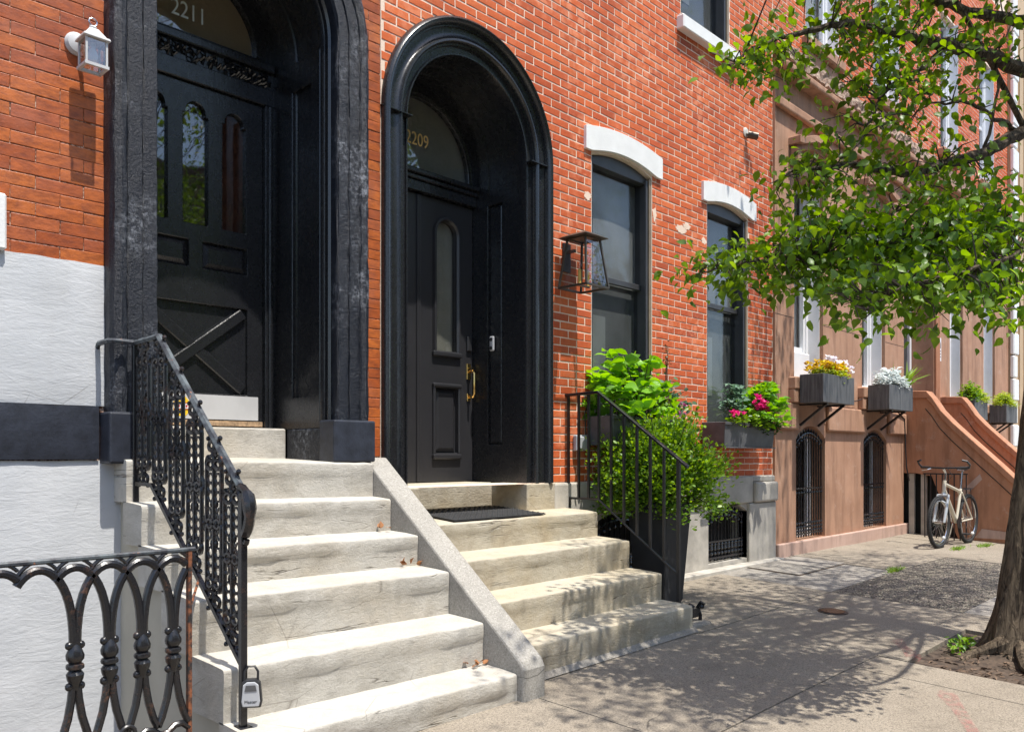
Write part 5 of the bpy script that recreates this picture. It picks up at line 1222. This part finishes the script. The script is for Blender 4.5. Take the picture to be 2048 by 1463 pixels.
def scatter(x0, x1, y0, y1, z0, z1, n): return [(rnd.uniform(x0, x1), rnd.uniform(y0, y1), rnd.uniform(z0, z1)) for _ in range(n)]
bush('hydrangea', 'big bright green hydrangea rising above the handrail in the first window box', 'plant', (6.32, -.24, 1.68), (.50, .30), 40, .72, 11, .125, 'hydrangea_leaf', zlo=.0, width=1.05, top=True)
bush('leafy_plant', 'grey-green round-leaved plant at the right end of the first window box', 'plant', (6.9, -.24, 1.7), (.30, .2), 16, .42, 14, .06, 'blue_leaf', OVAL_V, OVAL_F, width=1.5)
t_ = bush('petunia', 'dark trailing plant with mauve flowers in the first window box', 'plant', (6.72, -.28, 1.68), (.22, .12), 14, .22, 20, .04, 'deep_leaf', OVAL_V, OVAL_F); flowers(t_, scatter(6.5, 6.95, -.42, -.25, 1.72, 1.9, 26), 'mauve_petal', .03)
t_ = bush('dry_flower', 'tall dry brown flower spike between the two windows of house 2209', 'plant', (7.02, -.15, 1.7), (.05, .04), 3, .75, 3, .03, 'deep_leaf', zlo=.9); flowers(t_, scatter(6.97, 7.07, -.18, -.12, 2.25, 2.5, 26), 'brown_petal', .018, 4)
bush('hydrangea', 'dense bright green hydrangea at the right of the second window box', 'plant', (8.78, -.24, 1.68), (.34, .26), 46, .50, 12, .105, 'hydrangea_leaf', zlo=.05, width=.85, top=True)
bush('leafy_plant', 'blue-green lobed plant at the left of the second window box', 'plant', (8.28, -.2, 1.68), (.16, .14), 14, .5, 18, .065, 'blue_leaf', zlo=.5)
t_ = bush('geranium', 'trailing plant with hot pink flowers in the second window box', 'plant', (8.40, -.30, 1.69), (.42, .12), 30, .2, 24, .045, 'boxwood_leaf', OVAL_V, OVAL_F, zlo=0)
flowers(t_, scatter(7.95, 8.15, -.38, -.3, 1.80, 1.86, 9) + scatter(8.42, 8.62, -.4, -.3, 1.88, 2.02, 22) + scatter(8.62, 8.8, -.4, -.32, 1.8, 1.92, 10), 'pink_petal', .034)
bush('trailing_vine', 'dark green vine spilling over the right end of the second window box', 'plant', (8.85, -.3, 1.66), (.18, .1), 16, .12, 22, .045, 'deep_leaf', OVAL_V, OVAL_F, zlo=-.6, droop=.9)
t_ = bush('pansy', 'yellow and bronze pansies in the nearer brownstone window box', 'plant', (10.48, -.29, 2.35), (.45, .14), 36, .16, 16, .05, 'lime_leaf', OVAL_V, OVAL_F, zlo=0)
flowers(t_, scatter(10.02, 10.9, -.42, -.16, 2.4, 2.55, 110), 'yellow_petal', .04)
t_ = bush('pansy', 'white and lilac flowers at the right of the nearer brownstone window box', 'plant', (10.8, -.3, 2.35), (.14, .12), 10, .2, 8, .05, 'lime_leaf', OVAL_V, OVAL_F, zlo=.2); flowers(t_, scatter(10.74, 10.96, -.42, -.2, 2.45, 2.6, 34) + scatter(10.38, 10.48, -.4, -.3, 2.54, 2.62, 10), 'white_petal', .045)
bush('dusty_miller', 'silvery white dusty miller filling the window box by the stoop wall', 'plant', (12.62, -.29, 2.34), (.44, .15), 60, .30, 22, .075, 'silver_plant', zlo=.05, width=.6)
bush('spider_plant', 'arching green grass blades at the right end of the dusty miller box', 'plant', (13.1, -.3, 2.36), (.35, .2), 12, .35, 2, .1, 'grass_leaf', BLADE_V, BLADE_F, zlo=.3)
tb = [o for o in bpy.data.objects if o.name.startswith('spider_plant')][0]
P_ = [(13.1 + rnd.uniform(-.05, .05), -.3 + rnd.uniform(-.05, .05), 2.36) for _ in range(22)]
leaves('blades', 'grass_leaf', tb, P_, [(rnd.gauss(.5, .5), rnd.gauss(-.2, .5), .75) for _ in P_], .45, BLADE_V, BLADE_F, 1.2)
bush('leafy_plant', 'rounded green foliage in the window box above the far stoop wall', 'plant', (16.55, -.3, 2.33), (.36, .16), 40, .34, 22, .06, 'boxwood_leaf', OVAL_V, OVAL_F, zlo=0)
bush('grass_plant', 'lime feathery grass beside the rounded foliage in the far window box', 'plant', (16.95, -.3, 2.33), (.28, .16), 34, .26, 22, .09, 'lime_leaf', BLADE_V, BLADE_F, zlo=0, width=2)
bush('grass_plant', 'yellow-green feathery plant in the farthest window box', 'plant', (18.8, -.3, 2.33), (.44, .17), 60, .30, 24, .09, 'lime_leaf', BLADE_V, BLADE_F, zlo=0, width=2)

# ================================================================== BICYCLE
bk = thing('bicycle', 'cream mountain bicycle with bar ends parked in front of the stoop wall', 'bicycle', loc=(13.0, -1.03, gz(13, -1.03)))
BY = -1.035; gB = gz(12.9, BY); WR = .358; FX, RX = 12.46, 13.52
def bp_(s, z, dy=0): return (RX - s, BY + dy, gB + z)    # s runs from the rear axle forward
def ring(m, cx, r, rt, nseg=40, n=8, y=BY): return m.tube([(cx + r * math.cos(a), y, gB + WR + r * math.sin(a)) for a in np.linspace(0, 2 * math.pi, nseg + 1)[:-1]], rt, n, closed=True)
for nm, cx, yaw in (('front_wheel', FX, 0), ('rear_wheel', RX, 0)):
    ty = ring(MB(), cx, WR - .026, .027); wh_ = ty.build('wheel', 'rubber', bk, smooth='auto')
    kn = MB()
    for i in range(64):
        a = i / 64 * 2 * math.pi
        for dy in (-.014, .014):
            c_ = (cx + (WR - .001) * math.cos(a + dy), BY + dy, gB + WR + (WR - .001) * math.sin(a + dy)); kn.ball(c_, .0075, 4)
    kn.build('tyre_knobs', 'rubber', wh_, kind='stuff')
    ring(MB(), cx, WR - .06, .011).build('rim', 'chrome', wh_, smooth='auto')
    MB().tube([(cx, BY - .05, gB + WR), (cx, BY + .05, gB + WR)], .022, 10).build('hub', 'chrome', wh_, smooth='auto')
    sp_ = MB()
    for i in range(28):
        a = i / 28 * 2 * math.pi; sp_.tube([(cx + .02 * math.cos(a + .8), BY + (.03 if i % 2 else -.03), gB + WR + .02 * math.sin(a + .8)), (cx + (WR - .06) * math.cos(a), BY, gB + WR + (WR - .06) * math.sin(a))], .0014, 3, False)
    sp_.build('spokes', 'chrome', wh_)
    MB().ball((cx + .12, BY - .02, gB + WR - .22), .025, 8).build('reflector', 'sign_white', wh_)
fm = MB()
HT0, HT1, BBp, ST = (.885, .76), (.85, .93), (.44, .33), (.29, .76)
fm.tube([bp_(*HT0), bp_(*HT1)], .026, 10); fm.tube([bp_(.875, .80), bp_(*BBp)], .028, 10); fm.tube([bp_(.86, .885), bp_(*ST)], .022, 10); fm.tube([bp_(*BBp), bp_(.27, .80)], .02, 10)
for dy in (-.06, .06):
    fm.tube([bp_(.44, .33, dy * .4), bp_(0, WR, dy)], .011, 8); fm.tube([bp_(.29, .75, dy * .4), bp_(0, WR, dy)], .010, 8)
fm.build('frame', 'frame_paint', bk, smooth='auto')
fk = MB(); fk.tube([bp_(.885, .76), bp_(.90, .72)], .03, 10); fk.tube([bp_(.905, .725, -.075), bp_(.905, .725, .075)], .022, 8)
for dy in (-.07, .07): fk.tube([bp_(.905, .735, dy), bp_(.99, .52, dy), bp_(1.06, WR, dy)], [.019, .023, .018], 10)
fk.tube([bp_(.98, .57, -.07), bp_(1.0, .63, -.06), bp_(1.0, .66, 0), bp_(1.0, .63, .06), bp_(.98, .57, .07)], .013, 8)
fk.build('fork', 'grey_fork', bk, smooth='auto')
MB().tube([bp_(.27, .80), bp_(.215, 1.06)], .0145, 10).build('seat_post', 'chrome', bk, smooth='auto')
sd = MB(); sd.lathe((0, 0, 0), [(.001, -.01), (.06, 0), (.065, .02), (.03, .035), (.001, .04)], 14); sd.v = [(RX - .20 - x * 1.9, BY + y, gB + 1.07 + z - x * .05) for x, y, z in sd.v]; sd.build('saddle', 'black_plastic', bk, smooth='auto')
MB().tube([bp_(.85, .93), bp_(.835, 1.04), bp_(.90, 1.10)], .017, 8).build('stem', 'chrome', bk, smooth='auto')
MB().tube([bp_(.84, 1.115, -.32), bp_(.885, 1.11, -.14), bp_(.90, 1.105, 0), bp_(.885, 1.11, .14), bp_(.84, 1.115, .32)], .0135, 10).build('handlebar', 'steel_black', bk, smooth='auto')
for s_ in (-1, 1):
    MB().tube([bp_(.855, 1.113, s_ * .2), bp_(.838, 1.115, s_ * .325)], .018, 10).build('grip', 'black_plastic', bk, smooth='auto')
    MB().tube([bp_(.84, 1.115, s_ * .31), bp_(.87, 1.15, s_ * .335), bp_(.95, 1.20, s_ * .325), bp_(.98, 1.215, s_ * .27)], .0135, 8).build('bar_end', 'steel_black', bk, smooth='auto')
    MB().tube([bp_(.88, 1.10, s_ * .17), bp_(.93, 1.085, s_ * .2), bp_(.925, 1.075, s_ * .28)], .007, 6).build('brake_lever', 'chrome', bk, smooth='auto')
ck = MB(); ck.lathe((RX - .44, BY - .045, gB + .33), [(.085, -.003), (.085, .003)], 20, 'y'); ck.build('chainring', 'steel_black', bk)
for s_, dz in ((-1, -.165), (1, .165)):
    MB().tube([(RX - .44, BY + s_ * .06, gB + .33), (RX - .44 - s_ * .03, BY + s_ * .075, gB + .33 + dz)], .01, 6).build('crank_arm', 'chrome', bk)
    MB().box(RX - .44 - s_ * .03 - .05, RX - .44 - s_ * .03 + .05, BY + s_ * .08, BY + s_ * .16, gB + .33 + dz - .012, gB + .33 + dz + .012).build('pedal', 'black_plastic', bk, bevel=.004)
m = MB()
for dy in (-.055, .055): m.tube([bp_(-.05, .80, dy), bp_(.26, .79, dy)], .006, 6); m.tube([bp_(0, WR + .02, dy * 1.3), bp_(.05, .79, dy)], .006, 6)
for i in range(5): m.tube([bp_(-.05 + i * .07, .80, -.055), bp_(-.05 + i * .07, .80, .055)], .005, 5)
m.build('rear_rack', 'steel_black', bk)
MB().tube([bp_(.85, .9, -.02), bp_(.9, 1.0, -.12), bp_(.93, 1.12, -.06), bp_(.9, 1.1, 0)], .004, 5).build('brake_cable', 'black_plastic', bk)
MB().tube([bp_(.38, .3, .07), bp_(.30, .12, .14), bp_(.27, .0, .19)], .009, 6).build('kickstand', 'chrome', bk)

bk.rotation_euler = (0, 0, -.075)

# ================================================================== STREET TREE
tr = thing('street_tree', 'leafy pear tree with dark furrowed trunk at the right edge of the pavement', 'tree', loc=(6.78, -3.14, -.04))
TB = Vector((6.91, -3.19, -.06))
tp = [TB + Vector((.69, -.72, 0)) * (.125 * z if z < 3 else .375) + Vector((0, 0, z)) for z in (0, .12, .4, 1.0, 1.7, 2.3, 2.9, 4.0, 5.6, 7.2)]
trk = [.24, .2, .172, .158, .15, .147, .145, .12, .08, .03]
tm = MB(); n_ = 22; prev = None; rings = []
def catm(P, Rr, k):
    o = []; orr = []
    for i in range(len(P) - 1):
        for j in range(k):
            t = j / k; p0, p1, p2, p3 = P[max(i - 1, 0)], P[i], P[i + 1], P[min(i + 2, len(P) - 1)]
            o.append(.5 * ((2 * p1) + (p2 - p0) * t + (2 * p0 - 5 * p1 + 4 * p2 - p3) * t * t + (3 * p1 - p0 - 3 * p2 + p3) * t ** 3)); orr.append(Rr[i] + (Rr[i + 1] - Rr[i]) * t)
    return o + [P[-1]], orr + [Rr[-1]]
Pt, Rt = catm(tp, trk, 6); b0 = 0
for i, (p, r) in enumerate(zip(Pt, Rt)):
    for j in range(n_):
        a = 2 * math.pi * j / n_; fl = 1 + .09 * math.sin(a * 5 + i * .12) + .05 * math.sin(a * 11 - i * .3) + .22 * math.exp(-max(0, p.z + .05) / .12) * math.sin(a * 4 + 1) + rnd.uniform(-.02, .02)
        tm.v.append((p.x + r * fl * math.cos(a), p.y + r * fl * math.sin(a), p.z))
for i in range(len(Pt) - 1):
    for j in range(n_): tm.f.append((i * n_ + j, i * n_ + (j + 1) % n_, (i + 1) * n_ + (j + 1) % n_, (i + 1) * n_ + j))
tm.build('trunk', 'bark', tr, smooth='auto')
LIMB = []                                  # sampled points on limbs, for twigs
lm = MB()
def limb(pts, r0, r1, k=5):
    P, Rr = catm([Vector(p) for p in pts], [r0 + (r1 - r0) * i / (len(pts) - 1) for i in range(len(pts))], k)
    P = [p + Vector((rnd.gauss(0, .008), rnd.gauss(0, .008), rnd.gauss(0, .008))) for p in P]
    lm.tube(P, Rr, 7); LIMB.extend([(p, r) for p, r in zip(P, Rr)])
fk1 = Pt[-26]; A = lambda *q: [atZ(*p) for p in q]
T2 = tp[5]; T3 = tp[6]; T4 = tp[7]
limb([T3, atZ(2110, 230, 5.95)] + A((2048, 262, 5.8), (1965, 305, 5.55), (1880, 330, 5.35), (1800, 345, 5.2), (1720, 332, 5.1), (1630, 335, 5.0), (1560, 352, 4.95)), .06, .007)
limb([T3 + Vector((0, 0, .25)), atZ(2120, 175, 5.9)] + A((2048, 142, 5.75), (1960, 105, 5.5), (1890, 90, 5.35), (1820, 72, 5.25), (1740, 52, 5.15), (1640, 56, 5.05), (1540, 85, 5.0), (1470, 125, 4.95)), .06, .006)
limb([T4, atZ(2120, 60, 6.1)] + A((2048, 45, 5.9), (1940, 25, 5.7), (1850, -10, 5.5), (1750, -40, 5.4), (1600, -30, 5.2)), .055, .01)
limb([T2 + Vector((0, 0, .3)), atZ(2150, 420, 5.4)] + A((2048, 455, 5.1), (1950, 480, 4.9), (1840, 490, 4.75), (1720, 500, 4.7), (1600, 515, 4.7), (1500, 525, 4.7), (1400, 545, 4.75)), .03, .004)
limb([T2 + Vector((0, 0, .2)), atZ(2180, 440, 4.8)] + A((2048, 500, 4.5), (1930, 540, 4.3), (1820, 570, 4.2), (1730, 620, 4.15)), .022, .004)
limb(A((1890, 90, 5.35), (1850, 130, 5.25), (1770, 185, 5.15), (1725, 270, 5.05), (1660, 345, 5.0)), .016, .004)
limb(A((1965, 305, 5.55), (1990, 200, 5.6), (2000, 100, 5.6), (2035, 20, 5.6)), .012, .004)
limb(A((2048, 262, 5.8), (1990, 235, 5.6), (1930, 200, 5.5), (1880, 210, 5.4), (1810, 180, 5.3)), .018, .004)
limb(A((1880, 330, 5.35), (1830, 400, 5.2), (1760, 440, 5.1), (1660, 470, 5.0)), .014, .004)
# crown outside the picture: limbs rising over the pavement
for i in range(26):
    h0 = rnd.uniform(3.0, 5.6); s0 = TB + Vector((.26, -.27, h0)); h1 = rnd.uniform(4.8, 7.2)
    e = Vector((rnd.uniform(3.9, 10.8), rnd.uniform(-2.4, -.5) - h1 * .364, h1)); limb([s0, (s0 + e) / 2 + Vector((0, 0, .35)), e], .024, .006, 6)
lm.build('limbs', 'bark', tr, smooth='auto')
LP = np.array([p[:] for p, r in LIMB])
tw = MB(); LPn = []; LD = []; LS = []
def cluster(c, n, rad, size, maxd=1.4):
    i = int(np.argmin(((LP - np.array(c)) ** 2).sum(1))); o = Vector(LP[i]); c = Vector(c)
    if (o - c).length > maxd: return
    mid = (o + c) / 2 + Vector((rnd.gauss(0, .04), rnd.gauss(0, .04), .03)); tw.tube([o, mid, c], [.0055, .004, .002], 4, False)
    for k in range(n):
        t = rnd.random() ** .7; q = o * (1 - t) ** 2 + mid * 2 * t * (1 - t) + c * t * t if k < n * .35 else c
        p = q + Vector((rnd.gauss(0, rad), rnd.gauss(0, rad), rnd.gauss(0, rad * .8))); a = rnd.uniform(0, 6.283)
        LPn.append(p[:]); LD.append((math.cos(a), math.sin(a), rnd.gauss(-.75, .55))); LS.append(size * rnd.uniform(.55, 1.3))
# (px, py, rx, ry, Znear, Zfar, clusters): where boughs hang in view
for px, py, rx, ry, za, zb, n in (
    (1480, 115, 70, 40, 4.8, 5.1, 15), (1570, 95, 80, 70, 4.8, 5.3, 22), (1690, 50, 120, 70, 4.9, 5.5, 44), (1850, 50, 130, 75, 5.0, 5.8, 46), (1990, 60, 70, 70, 5.2, 5.9, 18),
    (1760, 140, 110, 70, 4.9, 5.4, 34), (1890, 150, 110, 60, 5.1, 5.6, 24), (1760, 245, 90, 60, 4.9, 5.3, 22), (1650, 290, 60, 60, 4.9, 5.2, 9), (1900, 250, 120, 60, 5.1, 5.6, 15),
    (1590, 350, 70, 40, 4.8, 5.1, 16), (1690, 350, 80, 40, 4.8, 5.2, 20), (1810, 360, 90, 50, 4.9, 5.4, 26), (1950, 350, 100, 60, 5.0, 5.6, 22),
    (1430, 545, 50, 28, 4.65, 4.85, 10), (1510, 530, 60, 45, 4.6, 4.9, 18), (1610, 510, 80, 60, 4.5, 5.0, 36), (1720, 500, 100, 80, 4.4, 5.0, 60), (1850, 490, 110, 90, 4.4, 5.1, 74), (1980, 480, 90, 100, 4.5, 5.2, 62),
    (1700, 590, 60, 40, 4.1, 4.5, 14), (1800, 590, 80, 50, 4.1, 4.6, 22), (1920, 580, 80, 50, 4.1, 4.6, 20), (2010, 590, 50, 40, 4.2, 4.6, 12), (1745, 640, 30, 22, 4.0, 4.2, 3), (1880, 650, 25, 20, 4.1, 4.3, 3), (1640, 440, 80, 40, 4.7, 5.1, 16)):
    for k in range(int(n * (.72 if py < 400 else 1.15))):
        a = rnd.uniform(0, 6.283); q = math.sqrt(rnd.random()); cluster(atZ(px + rx * q * math.cos(a), py + ry * q * math.sin(a), rnd.uniform(za, zb)), rnd.randint(9, 14), .085, .056, 1.2)
def in_view(p):
    dx, dy = p[0], p[1] + CD; Z = dx * CA + dy * SA
    if Z < .3: return False
    u = CX + F * (dx * SA - dy * CA) / Z; v = YH - F * (p[2] - CH) / Z
    return -60 < u < 2120 and v > -40
for k in range(1750):                      # the high crown that throws the dappled shade
    h = rnd.uniform(4.2, 8.0); gx_ = rnd.gauss(7.2, 2.3); gy_ = rnd.uniform(-2.7, -.35)
    if not 3.3 < gx_ < 11.8 or (gx_ < 5 and gy_ > -1.2): continue
    c = (gx_, gy_ - h * .364, h)
    if in_view(c) or math.sin(gx_ * 5.1 + 1) * math.sin(gy_ * 7.3) > .55: continue
    cluster(c, rnd.randint(8, 13), .17, .066, 2.6)
for k in range(95):
    d = rnd_dirs(1, -1, 1)[0]; q = rnd.random() ** .45; c = (9.4 + d[0] * 1.0 * q, -1.5 + d[1] * .6 * q, 6.9 + d[2] * 1.1 * q)
    if not in_view(c): cluster(c, rnd.randint(10, 14), .13, .066, 4.)
tw.build('twigs', 'twig', tr)
leaves('crown', 'pear_leaf', tr, LPn, LD, LS, width=1.0, roll=1.4)
# soil pit, roots, litter
pit = thing('tree_pit', None, None, kind='structure', loc=(6.7, -3.2, -.1))
m = MB(); nx, ny = 26, 22; vs = []
for i in range(nx + 1):
    for j in range(ny + 1):
        x = 6.0 + 1.37 * i / nx; y = -3.9 + 1.18 * j / ny; d = math.hypot(x - 6.85, y + 3.13)
        vs.append((x, y, gz(x, y) - .05 + .07 * math.exp(-(d / .35) ** 2) + rnd.uniform(-.008, .008)))
m.add(vs, [(i * (ny + 1) + j, (i + 1) * (ny + 1) + j, (i + 1) * (ny + 1) + j + 1, i * (ny + 1) + j + 1) for i in range(nx) for j in range(ny)]); m.build('soil', 'soil', pit, smooth='auto')
rt = MB()
for a, L in ((200, .5), (235, .55), (265, .42), (150, .4), (300, .4)):
    d = Vector((math.cos(R(a)), math.sin(R(a)), 0)); p = [TB + d * (.12 + L * t) + Vector((rnd.gauss(0, .02), rnd.gauss(0, .02), .10 - .11 * t)) for t in (0, .25, .5, .75, 1)]; rt.tube(p, [.07, .055, .042, .03, .015], 8)
rt.build('roots', 'bark', tr, smooth='auto')
st_ = MB(); ch_ = []
for k in range(420):
    x = rnd.uniform(6.05, 7.3); y = rnd.uniform(-3.7, -2.8); ch_.append((x, y, gz(x, y) - .03 + .07 * math.exp(-((x - 6.85) ** 2 + (y + 3.13) ** 2) / .12)))
leaves('bark_chips', 'bark_chip', pit, ch_, [(rnd.gauss(0, 1), rnd.gauss(0, 1), rnd.gauss(.1, .2)) for _ in ch_], nr.uniform(.02, .06, len(ch_)), OVAL_V, OVAL_F, .6)
for lb, (x, y) in (('leafy weed sprouting at the back edge of the tree pit', (6.62, -2.86)), ('second small weed sprouting close against the tree trunk', (6.72, -2.92))):
    w_ = thing('weed', lb, 'weed', 'weeds in the pavement', loc=(x, y, gz(x, y)))
    leaves('foliage', 'boxwood_leaf', w_, [(x + rnd.gauss(0, .03), y + rnd.gauss(0, .03), gz(x, y) + rnd.uniform(-.03, .08)) for _ in range(36)], rnd_dirs(36), .05, width=.8)
for lb, (x, y) in (('tuft of grass in the pavement joint in front of the bicycle', (12.6, -1.2)), ('tuft of grass in the pavement joint beside the bicycle rear wheel', (13.3, -1.35)), ('tuft of grass at the corner of the pebbled slab', (9.82, -1.34))):
    w_ = thing('grass_tuft', lb, 'grass', 'weeds in the pavement', loc=(x, y, gz(x, y)))
    leaves('blades', 'grass_leaf', w_, [(x + rnd.gauss(0, .12), y + rnd.gauss(0, .03), gz(x, y)) for _ in range(130)], [(rnd.gauss(0, .6), rnd.gauss(0, .6), .6) for _ in range(130)], .06, BLADE_V, BLADE_F, 2.)
# dry leaves caught on the marble steps
for lb, (x, y, z), n in (('dry brown leaves in the corner of the second step against the side wall', (3.36, -1.25, .165), 7), ('dry brown leaves at the right end of the fourth step', (3.38, -.66, .69), 6), ('single dry leaf at the right end of the fifth step', (3.30, -.40, .893), 3)):
    w_ = thing('dry_leaves', lb, 'dead leaves', 'dry leaves on the steps', loc=(x, y, z))
    leaves('leaf', 'dry_leaf', w_, [(x + rnd.gauss(0, .045), y + rnd.gauss(0, .012), z + rnd.uniform(0, .02)) for _ in range(n)], [(rnd.gauss(0, 1), rnd.gauss(0, .5), .3) for _ in range(n)], .045, roll=2.2, kind=None)
# trees across the street, seen only in the window glass
for i, x in enumerate((-3, 2.5, 10.5)):
    o = thing('street_tree', ('leftmost', 'middle', 'rightmost')[i] + ' of three trees across the street, seen only as a reflection in the glass', 'tree', 'trees across the street', loc=(x, -13.6, -.1))
    for ch in tr.children:
        if ch.name.split('.')[0] in ('trunk', 'crown', 'limbs'):
            c = ch.copy(); COL.objects.link(c); c.parent = o; c.matrix_parent_inverse = Matrix.Translation(-Vector(tr.location))
    o.rotation_euler = (0, 0, 1.1 + i * 2)
